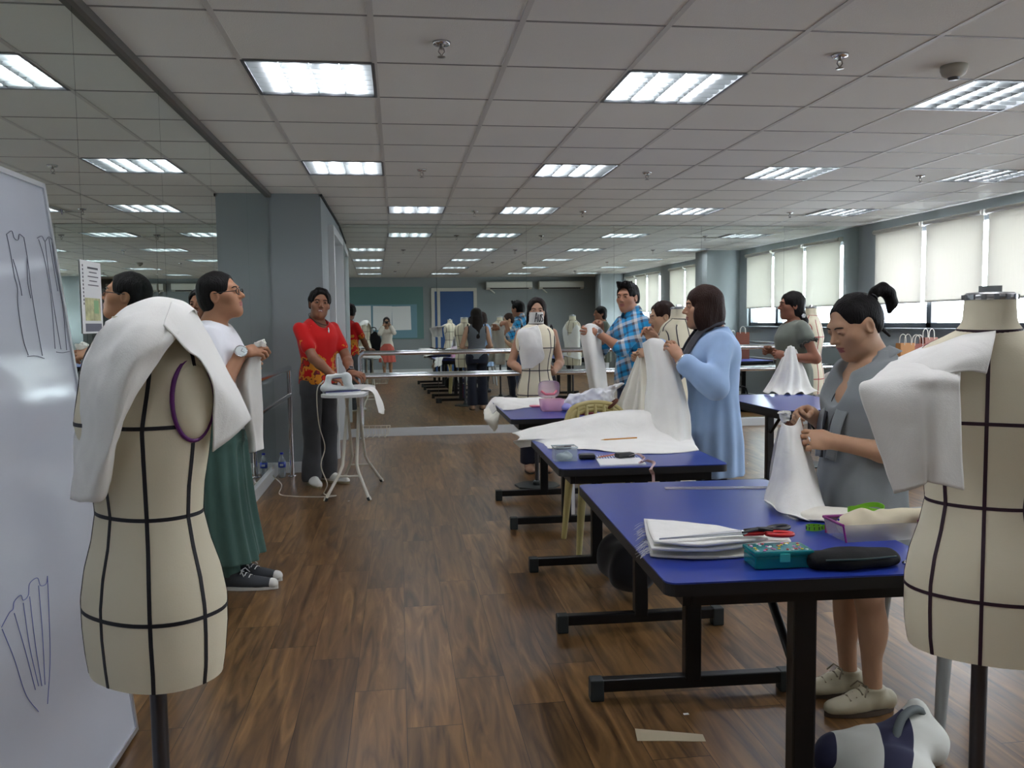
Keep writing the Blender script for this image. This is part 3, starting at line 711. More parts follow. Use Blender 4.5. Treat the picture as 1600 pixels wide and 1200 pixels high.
    def hair(s, fn, m=M_HAIR, h=.0052, noise=.0035, name='hair'):
        """fn(F, e, c): add to and carve from the field in head units"""
        F = Field(); K = s.hk
        def e(c, r, k=.015, op='u'): F.ell(s.h(*c), np.array(r)*K, s.HM, k*K, op)
        def c(a, b_, ra, rb=None, k=.02, op='u'): F.cap(s.h(*a), s.h(*b_), ra*K, (ra if rb is None else rb)*K, k*K, op)
        fn(F, e, c)
        hm = s.HM
        if noise: F.warp(lambda X: noise*vnoise((X-s.hc) @ hm, (75, 75, 22), 1)+noise*.6*vnoise((X-s.hc) @ hm, (160, 150, 40), 2))
        return surf_obj(name, F.surf(h), m, s.root, s.pos)
    def garment(s, name, F, m, h=.007, folds=.004, fsc=(16, 16, 9), seed=0, extra=None):
        p0 = s.pos
        if folds: F.warp(lambda X: folds*vnoise(X-p0, fsc, seed)+.5*folds*vnoise(X-p0, np.array(fsc)*2.2, seed+3))
        return surf_obj(name, F.surf(h), m, s.root, s.pos)
    def shoes(s, kind='shoe', m=None, sole=None, L=.25, wd=.044, lace=None, cap=None, lace_from=.035):
        for i in (0, 1):
            toe = unit(s.F*math.cos(s.toes[i])+s.R*math.sin(s.toes[i])); sd = np.array([toe[1], -toe[0], 0]); A = s.ank[i].copy(); A[2] = 0
            hl = A-toe*.055*s.k; tp = A+toe*(L-.075)*s.k; u = s.U
            F = Field(); F.cap(hl+u*.042, A+toe*.06+u*.045, .040*s.k, .040*s.k, .02); F.cap(A+toe*.05+u*.040, tp+u*.026, .040*s.k, .026*s.k, .02); F.ell(A+toe*(L*.42)+u*.03, (.045*s.k, .085*s.k, .026), np.stack([sd, toe, u], 1), .02)
            F.cap(A+u*.06, A+u*.085, .043*s.k, .045*s.k, .02); F.cut((0, 0, .014), (0, 0, -1)); F.cut(A+u*.092, (0, 0, 1))
            sh = surf_obj(kind, F.surf(.0045), m, s.root, s.pos)
            pts = [hl-toe*.043*s.k]+[]
            pl = []
            for t in np.linspace(0, 2*math.pi, 28, endpoint=False):
                a, b_ = math.cos(t), math.sin(t); fr = (a+1)/2; cc = hl*(1-fr)+(tp)*fr; ww = (.040+.009*math.sin(math.pi*fr)-.006*fr)*s.k
                pl.append(cc+toe*a*.030*(1)+sd*b_*ww)
            vs = [tuple(p-s.pos+u*.002) for p in pl]+[tuple(p-s.pos+u*.020) for p in pl]; n = len(pl)
            MB().add(vs, [tuple(range(n))[::-1], tuple(range(n, 2*n))]+[(j, (j+1) % n, n+(j+1) % n, n+j) for j in range(n)]).build('sole', sole or m, sh)
            if cap is not None:
                F = Field(); F.cap(tp-toe*.02*s.k+u*.027, tp+u*.0265, .033*s.k, .0285*s.k, .02); F.cut(tp-toe*.012, -toe); F.cut((0, 0, .016), (0, 0, -1)); surf_obj('toe_cap', F.surf(.0045), cap, sh, s.pos)
            if lace is not None:
                b = MB()
                for j in range(4):
                    c = A+toe*(lace_from+.022*j)+u*(.090-.009*j); b.tube([tuple(c-sd*.026-s.pos-u*.006), tuple(c-s.pos+u*.004), tuple(c+sd*.026-s.pos-u*.006)], .0035, 6)
                c = A+toe*(lace_from-.005)+u*.096
                for q in (-1, 1): b.tube([tuple(c-s.pos), tuple(c+sd*q*.03+toe*.012-s.pos+u*.006), tuple(c+sd*q*.045+toe*.03-s.pos-u*.02)], .003, 6)
                b.build('lace', lace, sh)
    def watch(s, side, face_m, band_m, r=.022, t=.93, out=None):
        W = s.elb[side]*(1-t)+s.wri[side]*t; d = unit(s.wri[side]-s.elb[side]); o = unit(np.array(out, float)-d*(np.array(out) @ d)); rr = .033*s.k
        x = np.cross(d, o); b = MB(); pts = [tuple(W+(o*math.cos(q)+x*math.sin(q))*rr-s.pos) for q in np.linspace(0, 2*math.pi, 20, endpoint=False)]
        b.tube(pts, .006, 6, closed=True).tube([tuple(Vector(p)+Vector(d)*.007) for p in pts], .005, 6, closed=True); wb = b.build('wristwatch', band_m, s.root)
        M = Matrix([[x[0], d[0], o[0], 0], [x[1], d[1], o[1], 0], [x[2], d[2], o[2], 0], [0, 0, 0, 1]])
        MB().lathe([(0, .009), (r*.85, .009), (r, .004), (r, -.002), (0, -.002)][::-1], tuple(W+o*(rr+.004)-s.pos), 24, False, M).build('watch_dial', face_m, wb)
        c = W+o*(rr+.011)-s.pos; b = MB(); b.tube([tuple(c+(x*math.cos(q)+d*math.sin(q))*r) for q in np.linspace(0, 6.283, 24, endpoint=False)], .003, 6, closed=True); b.build('watch_bezel', M_CHROME, wb)
        c = c+o*.002; MB().tube([tuple(c), tuple(c+x*r*.6)], .0012, 5).tube([tuple(c), tuple(c+d*r*.5)], .0012, 5).build('watch_hands', M_BLKP, wb)
# hair shapes, in head units (x right, y forward, z up)
def cap_hair(F, e, c, grow=.008, low=-.05, face=(0, .126, .004), fr=(.080, .088, .108), ears=True):
    e((0, -.016, .034), (.076+grow, .094+grow, .086+grow)); e((0, -.045, -.005), (.070+grow, .062+grow, .075+grow))
    e(face, fr, .012, 'c')
    for q in (-1, 1): e((q*.085, .060, -.060), (.050, .062, .075), .012, 'c')
    if ears:
        for q in (-1, 1): e((q*.090, -.004, -.014), (.034, .032, .036), .008, 'c')
    F.cut(tuple(F.H.h(0, 0, low)), tuple(-F.H.HM[:, 2]), .01)
class HF:
    pass
_old_hair = Person.hair
def _hair(s, fn, *a, **k):
    def g(F, e, c): F.H = s; fn(F, e, c)
    return _old_hair(s, g, *a, **k)
Person.hair = _hair
M_BAND = mat('white_plastic', (225, 226, 226), .3); M_BLKP = mat('black_plastic', (22, 22, 24), .4); M_NAVYTAPE = mat('navy_tape', (24, 20, 38), .6)
M_MUSLIN = cloth('muslin', (226, 222, 208), .03); M_MUSLIN2 = cloth('white_muslin', (232, 231, 225), .03)
for m in (M_MUSLIN, M_MUSLIN2):
    N, K, b_ = nodes(m); tc = N.new('ShaderNodeTexCoord'); n_ = N.new('ShaderNodeTexNoise'); n_.inputs['Scale'].default_value = 8; n_.inputs['Detail'].default_value = 4; n_.inputs['Distortion'].default_value = 1.2
    u_ = N.new('ShaderNodeBump'); u_.inputs['Strength'].default_value = .2; u_.inputs['Distance'].default_value = .02; K.new(tc.outputs['Object'], n_.inputs['Vector']); K.new(n_.outputs['Fac'], u_.inputs['Height']); K.new(b_.inputs['Normal'].links[0].from_socket, u_.inputs['Normal']); K.new(u_.outputs[0], b_.inputs['Normal'])
def strip(name, pts, n0, wid, m, parent, org, n=24, th=.002):
    """a ribbon along pts (world), lying square to n0"""
    P = catmull(pts, n); L = []
    for i in range(n):
        t = unit(P[min(i+1, n-1)]-P[max(i-1, 0)]); nn = np.array(n0[i*len(n0)//n] if isinstance(n0, list) else n0, float); s_ = unit(np.cross(t, nn)); L.append((P[i]-s_*wid/2-org, P[i]+s_*wid/2-org))
    return sheet(name, [[a, (a+b_)/2, b_] for a, b_ in L[::max(1, n//12)]+[L[-1]]], m, parent, 6, n, th)

# --- woman in grey at the near table
P = woman_grey = Person('woman in grey cardigan with black ponytail, head bowed over muslin at near table', (1.60, 2.76), 183, 1.485, skin_rgb=(186, 146, 116), lean=-.035)
P.toes = [0, .05]; P.set_head(yaw=2, pitch=-24, fwd=.075, up=.908); H = P.H
P.fit_arm(0, (1.43, 2.63, .965), (.6, -.35, -1), ((.30, .92, .14), (.85, -.05, -.45), .75, .75)); P.fit_arm(1, (1.46, 2.86, 1.035), (.7, .4, -1), ((-.38, .9, .10), (-.75, -.1, -.6), .8, .8))
P.body(.007, .0034, .0034).face(open_=.35)
M_GREY = cloth('grey_cotton', (136, 142, 144)); M_CHAR = cloth('charcoal_lining', (40, 40, 46))
F = Field(); st = P.stations(.020); st = [(P.p(0, -.005, .50), .185, .135), (P.p(0, 0, .66), .185, .138)]+[(c, a*1.04, b*1.08) for c, a, b in st[1:8]]+[(P.q(0, -.012, .850*H), .062, .062)]
F.tor(st, P.R, P.F, .03, wave=lambda a, z: .006*np.sin(a*9+z*2)*np.clip((.95-z)/.3, 0, 1))
for i in (0, 1): P.f_arm(F, i, .014, .84, .03, .018)
nb = P.q(0, .06, .845*H); F.ell(nb, (.066, .078, .11), None, .02, 'c'); F.ell(P.q(0, .135, .79*H), (.055, .045, .10), np.stack([P.R, P.F, P.U], 1), .02, 'c'); F.cut((0, 0, .515), (0, 0, -1))
P.garment('cardigan', F, M_GREY, .006, .006, (26, 26, 9), 2)
for q in (-1, 1):
    pts = [P.q(q*.055, -.055, .855*H), P.q(q*.074, .005, .838*H), P.q(q*.070, .075, .785*H), P.q(q*.055, .140, .70*H), P.q(q*.040, .152, .60*H)]
    strip('shawl_collar', pts, [P.F*.3+P.U+P.R*q*.6, P.F+P.U*.3+P.R*q*.4, P.F+P.R*q*.25, P.F+P.R*q*.2], .050, M_GREY, P.root, P.pos)
    pts = [P.q(q*.052, .030, .812*H), P.q(q*.046, .090, .765*H), P.q(q*.028, .146, .69*H), P.q(q*.018, .152, .60*H)]
    strip('collar_lining', pts, [P.F+P.U*.4, P.F, P.F], .022, M_CHAR, P.root, P.pos)
def pony(F, e, c):
    e((0, -.016, .031), (.079, .0985, .089)); e((0, -.040, .005), (.074, .071, .079))
    e((0, .124, .004), (.084, .088, .106), .012, 'c')
    for q in (-1, 1): e((q*.088, .030, -.060), (.060, .090, .070), .012, 'c'); e((q*.090, -.004, -.006), (.034, .030, .036), .008, 'c')
    F.cut(tuple(P.h(0, -.05, -.06)), tuple(-P.HM[:, 2]), .01)
P.hair(pony, M_HAIR, .0042, .0016)
def tail(F, e, c):
    pts = [(0, -.100, .060), (0, -.128, .080), (0, -.158, .078), (0, -.178, .050), (0, -.176, .012), (0, -.155, -.012)]
    for i in range(5): c(pts[i], pts[i+1], (.013, .018, .021, .021, .018)[i], (.018, .021, .021, .018, .010)[i])
    c((.01, -.10, -.045), (.01, -.125, -.10), .010, .004)
P.hair(tail, M_HAIR, .0042, .0022, 'ponytail')
MB().tube([tuple(P.h(.016*math.cos(t), -.112+.005*math.sin(t), .066+.016*math.sin(t))-P.pos) for t in np.linspace(0, 6.283, 14, endpoint=False)], .004, 6, closed=True).build('hair_tie', M_BLKP, P.root)
P.shoes('oxford_shoe', mat('beige_leather', (172, 164, 138), .45, var=.06), mat('brown_sole', (70, 58, 46), .6), .245, lace=mat('tan_lace', (120, 110, 88), .7))
# ring
W = P.wri[0]+P.w(unit((.30, .92, .14)))*.085
MB().lathe([(.0095, -.002), (.011, 0), (.0095, .002)], tuple(W-P.pos+np.array([0, -.004, -.004])), 16, True, rotm('Y', 80)).build('ring', M_CHROME, P.root)

# --- man in white t-shirt, left
P = man_white = Person('man in white t-shirt, glasses and wide green trousers holding muslin by left mirror', (-.945, 4.60), -4, 1.665, True, .93, (176, 128, 98))
P.set_head(yaw=-4, pitch=10, fwd=.035, up=.918, roll=0); H = P.H
P.fit_arm(1, (-.80, 4.50, 1.235), (-.35, -.5, -1), ((-.12, .95, .18), (-.65, .1, -.75), .7, .8)); P.fit_arm(0, (-.83, 4.66, 1.165), (-.5, .6, -1), ((.1, .95, .2), (.65, -.1, -.1), 1.0, .8))
P.toes = [.25, .1]; P.ank = [a+P.F*.075 for a in P.ank]; P.body(.0075, .004, .004).face()
M_TEE = cloth('white_jersey', (228, 230, 234)); M_GREEN = cloth('green_crepe', (74, 104, 96), .05)
F = Field(); st = P.stations(.014); st = [(P.p(0, 0, .50*H), .176, .136)]+[(c, a*1.06, b*1.06) for c, a, b in st[1:3]]+[(c, a*1.02, b*1.03) for c, a, b in st[3:8]]+[(P.q(0, -.005, .843*H), .072, .066)]
F.tor(st, P.R, P.F, .02)
for i in (0, 1): P.f_arm(F, i, .010, .72, .035, .010)
F.ell(P.q(0, .035, .855*H), (.075, .075, .055), None, .015, 'c'); P.garment('t_shirt', F, M_TEE, .0065, .004, (20, 20, 10), 1)
F = Field()
for i in (0, 1):
    q = 2*i-1
    F.tor([(P.p(q*.085, .03, .145), .125, .165), (P.p(q*.085, .01, .45), .112, .135), (P.p(q*.075, 0, .75), .098, .125), (P.p(q*.055, 0, .92), .095, .115)], P.R, P.F, .03, p=2, wave=lambda a, z: .009*np.sin(a*11)*np.clip((1.0-z)/.5, 0, 1))
P.f_legs(F, .012); F.tor([(P.p(0, 0, .78), .165, .125), (P.p(0, 0, .88), .158, .120), (P.p(0, 0, .98), .136, .108)], P.R, P.F, .05); P.garment('wide_trousers', F, M_GREEN, .007, .003, (14, 14, 4), 4)
P.hair(lambda F, e, c: cap_hair(F, e, c, .009, low=-.075, face=(0, .126, .004), fr=(.080, .088, .108)), M_HAIR, .005, .002)
P.shoes('sneaker', mat('grey_canvas', (58, 62, 66), .8), mat('white_rubber', (214, 214, 208), .5), .285, lace=M_BAND, cap=mat('white_rubber', (214, 214, 208), .5), lace_from=.055)
b = MB()
for q in (-1, 1):
    b.tube([tuple(P.h(q*.033+.021*math.cos(t), .102-abs(.006*math.cos(t)), .004+.0155*math.sin(t))-P.pos) for t in np.linspace(0, 6.283, 20, endpoint=False)], .0022, 6, closed=True)
    b.tube([tuple(P.h(q*.054, .095, .008)-P.pos), tuple(P.h(q*.078, .05, .010)-P.pos), tuple(P.h(q*.086, -.005, .012)-P.pos)], .0022, 6)
b.tube([tuple(P.h(-.013, .104, .008)-P.pos), tuple(P.h(.013, .104, .008)-P.pos)], .0015, 6); g = b.build('glasses', M_BLKP, P.root)
P.watch(1, mat('watch_face', (214, 222, 220), .2), M_BAND, .030, .96, (.2, -1, .35))

# --- man in red t-shirt at the ironing board
P = man_red = Person('man in red printed t-shirt and grey jeans smiling behind the ironing board', (-.69, 7.44), -48, 1.69, True, .95, (134, 90, 66), (140, 84, 76))
P.set_head(yaw=-30, pitch=2, fwd=.05, up=.915, roll=6); H = P.H
P.fit_arm(1, (-.525, 7.12, .935), (-.75, -.2, -.4), ((-.15, .9, -.15), (-.3, .2, -.9), .55, .5)); P.fit_arm(0, (-.40, 7.24, .965), (.3, .5, -.6), ((-.25, .9, -.1), (-.3, .1, -.9), .6, .5))
P.toes = [-.2, .35]; P.body(.0085, .0046, .0042, teeth=True).face(open_=1.25)
m = cloth('red_print_jersey', (190, 22, 22)); N, K, b_ = nodes(m); tc = N.new('ShaderNodeTexCoord')
n1 = N.new('ShaderNodeTexNoise'); n1.inputs['Scale'].default_value = 13; n1.inputs['Detail'].default_value = 4; K.new(tc.outputs['Object'], n1.inputs['Vector'])
sp = N.new('ShaderNodeSeparateXYZ'); K.new(tc.outputs['Object'], sp.inputs[0]); mr = N.new('ShaderNodeMapRange'); mr.inputs[1].default_value = 1.26; mr.inputs[2].default_value = .98; mr.inputs[3].default_value = -.12; mr.inputs[4].default_value = .16; K.new(sp.outputs[2], mr.inputs[0])
ad = N.new('ShaderNodeMath'); K.new(n1.outputs['Fac'], ad.inputs[0]); K.new(mr.outputs[0], ad.inputs[1]); rp = N.new('ShaderNodeValToRGB'); e = rp.color_ramp.elements; rp.color_ramp.interpolation = 'CONSTANT'
e[0].position = 0; e[0].color = lin(192, 22, 22); e[1].position = .58; e[1].color = lin(206, 132, 40); x = e.new(.68); x.color = lin(98, 32, 40); x = e.new(.73); x.color = lin(190, 40, 26); K.new(ad.outputs[0], rp.inputs[0]); K.new(rp.outputs[0], b_.inputs['Base Color'])
F = Field(); st = P.stations(.013); st = [(P.p(0, 0, .515*H), .170, .132)]+[(c, a*1.04, b*1.05) for c, a, b in st[2:3]]+[(c, a*1.0, b*1.02) for c, a, b in st[3:8]]+[(P.q(0, -.005, .843*H), .076, .068)]
F.tor(st, P.R, P.F, .02)
for i in (0, 1): P.f_arm(F, i, .006, .62, .03, .008)
F.ell(P.q(0, .055, .84*H), (.062, .062, .085), None, .015, 'c'); P.garment('t_shirt', F, m, .0075, .004, (20, 20, 10), 1)
M_JEAN = cloth('grey_denim', (70, 72, 75), .12)
F = Field(); kk = 1.
for i in (0, 1):
    F.cap(P.hip[i], P.knee[i], .092, .072, .03); F.cap(P.knee[i], P.ank[i]+np.array([0, 0, .0]), .072, .084, .03)
F.tor([(P.p(0, 0, .47*H), .150, .118), (P.p(0, 0, .53*H), .152, .118)], P.R, P.F, .05); F.cut((0, 0, .035), (0, 0, -1)); P.garment('jeans', F, M_JEAN, .008, .007, (18, 18, 15), 5)
def curly(F, e, c):
    cap_hair(F, e, c, .016, low=-.04, face=(0, .126, .004), fr=(.080, .088, .108))
P.hair(curly, M_HAIR, .0052, .007)
P.shoes('slip_on_shoe', mat('white_leather', (214, 214, 208), .5), mat('tan_sole', (150, 140, 110), .6), .275)
P.watch(0, M_BLKP, M_BLKP, .02, .93, (.2, -.8, .6)); W = P.elb[1]*.05+P.wri[1]*.95; d = unit(P.wri[1]-P.elb[1]); a_ = unit(np.cross(d, [0, 0, 1])); b_ = np.cross(d, a_)
MB().tube([tuple(W-P.pos+(a_*math.cos(t)+b_*math.sin(t))*.033) for t in np.linspace(0, 6.283, 18, endpoint=False)], .005, 6, closed=True).build('wristband', M_BAND, P.root)
nk = [P.q(.066*math.sin(t), -.015-.062*math.cos(t)+.025*(1-math.cos(t))/2+.06*(1-math.cos(t))/2, (.872-.062*(1-math.cos(t))/2)*H)-P.pos for t in np.linspace(.0, 6.283, 26, endpoint=False)]
nl = MB().tube([tuple(p) for p in nk], .0035, 6, closed=True).build('necklace', M_BLKP, P.root)
pc = P.q(.0, .158, .785*H)-P.pos
MB().tube([tuple(pc+np.array([0, 0, .022])), tuple(pc+P.F*.004), tuple(pc+P.F*.004-np.array([0, 0, .024]))], [.004, .008, .005], 8).build('pendant', M_CHROME, nl)

# --- woman with long hair behind the dress form
P = woman_tank = Person('woman with long dark hair in grey tank top standing behind a half-draped dress form', (1.255, 7.66), -92, 1.60, skin_rgb=(190, 148, 122))
P.set_head(yaw=-6, pitch=-2, fwd=.03, up=.918); H = P.H
P.arm(1, (.235, -.02, 1.00), (.13, .17, .92), ((-.5, .8, .1), (-.6, 0, .5), .5, .4)); P.arm(0, (-.215, -.01, 1.0), (-.12, .18, .92), ((.5, .8, .1), (.6, 0, .5), .5, .4))
P.body(.0085, .0048, .005).face()
M_TANK = cloth('grey_tank', (104, 108, 114)); M_NAVY = cloth('navy_trousers', (30, 32, 46)); M_BLKF = cloth('black_trim', (22, 21, 24))
F = Field(); st = P.stations(.010); F.tor([(P.p(0, 0, .50*H), .172, .128)]+st[2:7]+[(P.q(0, -.005, .815*H), .125, .085), (P.q(0, -.012, .842*H), .088, .062)], P.R, P.F, .02)
F.ell(P.q(0, .07, .845*H), (.065, .07, .085), None, .015, 'c')
for i in (0, 1): F.ell(P.sh[i]+P.R*(2*i-1)*.04, (.062, .062, .085), None, .012, 'c')
P.garment('tank_top', F, M_TANK, .0075, .003, (20, 20, 10), 1)
for i in (0, 1):
    c = P.sh[i]-P.R*(2*i-1)*.012; MB().tube([tuple(c+P.F*.078*math.cos(t)+P.U*(.085*math.sin(t)-.01)-P.pos) for t in np.linspace(0, 6.283, 20, endpoint=False)], .007, 6, closed=True).build('armhole_binding', M_BLKF, P.root)
F = Field()
for i in (0, 1): F.cap(P.hip[i], P.knee[i], .092, .070, .03); F.cap(P.knee[i], P.ank[i]+np.array([0, 0, .03]), .070, .085, .03)
F.tor([(P.p(0, 0, .46*H), .160, .126), (P.p(0, 0, .52*H), .166, .126), (P.p(0, 0, .585*H), .146, .110)], P.R, P.F, .05); F.cut((0, 0, .075), (0, 0, -1)); P.garment('trousers', F, M_NAVY, .0085, .004, (18, 18, 10), 5)
def long_hair(F, e, c, tip=-.30, grow=.014):
    e((0, -.016, .034), (.076+grow, .094+grow, .084+grow)); e((0, -.060, -.02), (.076, .060, .10))
    for q in (-1, 1): c((q*.066, -.02, -.02), (q*.082, -.035, tip), .030, .026)
    c((0, -.075, -.03), (0, -.085, tip-.02), .055, .06); c((.04, -.075, -.03), (.05, -.08, tip-.01), .045, .035); c((-.04, -.075, -.03), (-.05, -.08, tip-.01), .045, .035)
    e((0, .120, -.004), (.066, .088, .112), .012, 'c')
P.hair(long_hair, M_HAIRK, .0062, .003)
P.shoes('sandal', mat('tan_sandal', (150, 116, 92), .6), mat('black_sole', (36, 30, 28), .6), .235)
for i in (0, 1):
    F = Field(); 
    for t in range(9): F.ell(P.ank[i]+P.R*.05*math.cos(t*.7)+P.F*.05*math.sin(t*.7)+P.U*(.045+.02*(t % 2)), (.026, .026, .026), None, .01)
    P.garment('ruffled_anklet', F, M_BLKF, .006, .004, (80, 80, 80))

# --- man in blue plaid shirt
P = man_plaid = Person('man in blue plaid shirt with rolled sleeves holding up a strip of muslin', (2.03, 7.22), 196, 1.715, True, .95, (172, 124, 98), (150, 90, 84))
P.set_head(yaw=30, pitch=-2, fwd=.05, up=.918); H = P.H
P.fit_arm(0, (1.69, 7.10, 1.275), (.25, -.35, -1), ((.1, .95, .02), (.75, 0, .1), .65, .7)); P.fit_arm(1, (1.77, 7.34, 1.345), (.5, .5, -.8), ((-.4, .85, .12), (-.6, 0, -.5), .8, .7))
P.body(.0085, .0046, .0046).face()
m = cloth('blue_plaid', (60, 140, 190)); N, K, b_ = nodes(m); tc = N.new('ShaderNodeTexCoord'); mp = N.new('ShaderNodeMapping'); mp.inputs['Rotation'].default_value = (.25, .15, .4); K.new(tc.outputs['Object'], mp.inputs[0])
sp = N.new('ShaderNodeSeparateXYZ'); K.new(mp.outputs[0], sp.inputs[0])
def band(sock, per, cols):
    d = N.new('ShaderNodeMath'); d.operation = 'DIVIDE'; K.new(sock, d.inputs[0]); d.inputs[1].default_value = per; f = N.new('ShaderNodeMath'); f.operation = 'FRACT'; K.new(d.outputs[0], f.inputs[0])
    r = N.new('ShaderNodeValToRGB'); r.color_ramp.interpolation = 'CONSTANT'; e = r.color_ramp.elements; e[0].position = 0; e[0].color = lin(*cols[0][1]); e[1].position = cols[1][0]; e[1].color = lin(*cols[1][1])
    for p_, c_ in cols[2:]: x = e.new(p_); x.color = lin(*c_)
    K.new(f.outputs[0], r.inputs[0]); return r.outputs[0]
pal = [(0, (40, 150, 205)), (.30, (92, 88, 96)), (.46, (214, 212, 208)), (.66, (52, 158, 214)), (.86, (34, 62, 96))]
mx = N.new('ShaderNodeMix'); mx.data_type = 'RGBA'; mx.inputs[0].default_value = .5; K.new(band(sp.outputs[2], .15, pal), mx.inputs[6]); K.new(band(sp.outputs[0], .14, pal), mx.inputs[7]); K.new(mx.outputs[2], b_.inputs['Base Color'])
F = Field(); st = P.stations(.016); st = [(P.p(0, 0, .475*H), .172, .132)]+[(c, a*1.04, b*1.05) for c, a, b in st[1:8]]+[(P.q(0, -.008, .850*H), .072, .068)]
F.tor(st, P.R, P.F, .02)
for i in (0, 1): P.f_arm(F, i, .012, 1.15, .03, .010)
F.ell(P.q(0, .06, .85*H), (.055, .06, .075), None, .012, 'c'); P.garment('plaid_shirt', F, m, .0075, .005, (18, 18, 12), 1)
for q in (-1, 1): strip('shirt_collar', [P.q(q*.03, -.068, .868*H), P.q(q*.072, -.01, .866*H), P.q(q*.048, .066, .838*H), P.q(q*.05, .095, .815*H)], [P.R*q+P.U*.5, P.R*q+P.U*.5, P.F+P.R*q*.6], .045, m, P.root, P.pos, th=.004)
F = Field(); P.f_legs(F, .016); F.tor([(P.p(0, 0, .46*H), .15, .115), (P.p(0, 0, .56*H), .145, .11)], P.R, P.F, .05); F.cut((0, 0, .04), (0, 0, -1)); P.garment('jeans', F, cloth('blue_denim', (62, 76, 104), .1), .009, .004)
def tousled(F, e, c):
    cap_hair(F, e, c, .012, low=-.05, face=(0, .126, .004), fr=(.080, .088, .108))
    for k in range(12): a = k*2.4; c((.05*math.cos(a), .03+.05*math.sin(a), .10), (.062*math.cos(a), .045+.06*math.sin(a), .132), .016, .004)
P.hair(tousled, M_HAIR, .0052, .003); P.shoes('shoe', M_BLKP, M_BLKP, .28)
P.watch(0, M_CHROME, M_CHROME, .022, .95, (.3, -1, .4))

# --- woman with short hair, in profile
P = woman_short = Person('woman with short brown hair in profile gathering muslin, beyond the blue bloused woman', (2.02, 6.2), 182, 1.525, skin_rgb=(200, 160, 130))
P.set_head(yaw=-3, pitch=-12, fwd=.045, up=.918); H = P.H
P.fit_arm(0, (1.845, 6.06, 1.13), (.7, -.3, -1), ((.2, .9, .15), (.8, 0, -.4), .95, .8)); P.fit_arm(1, (1.85, 6.32, 1.10), (.7, .3, -1), ((-.2, .9, .1), (-.8, 0, -.3), .9, .7))
P.body(.009, .0048, .0052).face(open_=.6)
M_CREAM = cloth('cream_top', (214, 206, 182))
F = Field(); st = P.stations(.016); F.tor([(P.p(0, 0, .46*H), .178, .138)]+[(c, a*1.03, b*1.05) for c, a, b in st[1:3]]+st[3:8]+[(P.q(0, -.01, .84*H), .07, .06)], P.R, P.F, .02)
for i in (0, 1): P.f_arm(F, i, .012, .6, .03, .01)
F.ell(P.q(0, .06, .85*H), (.06, .06, .07), None, .012, 'c'); P.garment('blouse', F, M_CREAM, .008)
F = Field(); P.f_legs(F, .012); F.tor([(P.p(0, 0, .46*H), .145, .112), (P.p(0, 0, .52*H), .145, .108)], P.R, P.F, .05); F.cut((0, 0, .05), (0, 0, -1)); P.garment('trousers', F, M_NAVY, .01, .003)
P.hair(lambda F, e, c: cap_hair(F, e, c, .010, low=-.075, face=(0, .126, .004), fr=(.080, .088, .108)), M_HAIRB, .0055, .0025); P.shoes('shoe', M_BLKP, M_BLKP, .235)
P.watch(0, M_BAND, M_BLKP, .018, .95, (.2, -1, .2))

# --- woman in light blue blouse
P = woman_blue = Person('woman with brown bob in pale blue blouse and dark scarf lifting muslin', (1.735, 4.52), 172, 1.575, skin_rgb=(184, 140, 112), build=1.08)
P.set_head(yaw=0, pitch=-3, fwd=.06, up=.916); H = P.H
P.fit_arm(0, (1.475, 4.32, 1.165), (.35, -.75, -1.2), ((.15, .45, .85), (.7, .5, .1), .55, .6)); P.fit_arm(1, (1.43, 4.60, 1.25), (.4, .5, -1), ((-.2, .55, .8), (-.6, .5, -.1), .6, .6))
P.body(.0075, .004, .004).face()
M_BLUE = cloth('pale_blue_cotton', (156, 184, 220), .04)
F = Field(); st = P.stations(.022)
F.tor([(P.p(0, .0, .50), .205, .165), (P.p(0, 0, .75), .190, .150), (P.p(0, 0, .96), .168, .132)]+[(c, a*1.02, b*1.05) for c, a, b in st[4:8]]+[(P.q(0, -.012, .846*H), .070, .065)], P.R, P.F, .03, wave=lambda a, z: .007*np.sin(a*12)*np.clip((1.0-z)/.3, 0, 1))
for i in (0, 1): P.f_arm(F, i, .020, 1.80, .04, .010)
F.ell(P.q(0, .06, .845*H), (.058, .058, .09), None, .012, 'c'); F.cut((0, 0, .515), (0, 0, -1)); P.garment('blouse', F, M_BLUE, .0068, .005, (18, 18, 10), 3)
F = Field(); P.f_legs(F, .010); F.cut((0, 0, .05), (0, 0, -1)); F.cut((0, 0, .74), (0, 0, 1)); P.garment('trousers', F, M_BLKF, .009, .003)
m = cloth('striped_scarf', (62, 62, 68), .3, .7)
for q in (-1, 1):
    strip('scarf', [P.q(q*.055, -.04, .87*H), P.q(q*.076, .055, .855*H), P.q(q*.062, .160, .765*H), P.q(q*.05, .205, .66*H), P.q(q*.055, .205, .52*H), P.q(q*.06, .215, .42*H)], [P.R*q+P.U, P.F+P.U*.5+P.R*q*.5, P.F+P.R*q*.3, P.F, P.F], .062, m, P.root, P.pos)
def bob(F, e, c):
    e((0, -.016, .036), (.090, .106, .094)); e((0, -.048, -.03), (.088, .080, .110))
    for q in (-1, 1): e((q*.068, .004, -.050), (.030, .066, .095))
    e((0, .125, -.055), (.070, .082, .125), .012, 'c'); 
    F.cut(tuple(P.h(0, 0, -.142)), tuple(-P.HM[:, 2]), .02)
P.hair(bob, M_HAIRB, .005, .002); P.shoes('shoe', M_BLKP, M_BLKP, .235)
W = P.elb[0]*.12+P.wri[0]*.88; d = unit(P.wri[0]-P.elb[0]); a_ = unit(np.cross(d, [0, 0, 1])); b_ = np.cross(d, a_); b = MB()
for q in range(3): b.tube([tuple(W+d*.014*q-P.pos+(a_*math.cos(t)+b_*math.sin(t))*.036) for t in np.linspace(0, 6.283, 18, endpoint=False)], .0055, 6, closed=True)
b.build('bangle', mat('silver_bangle', (.85, .86, .86), .2, metal=1.), P.root)

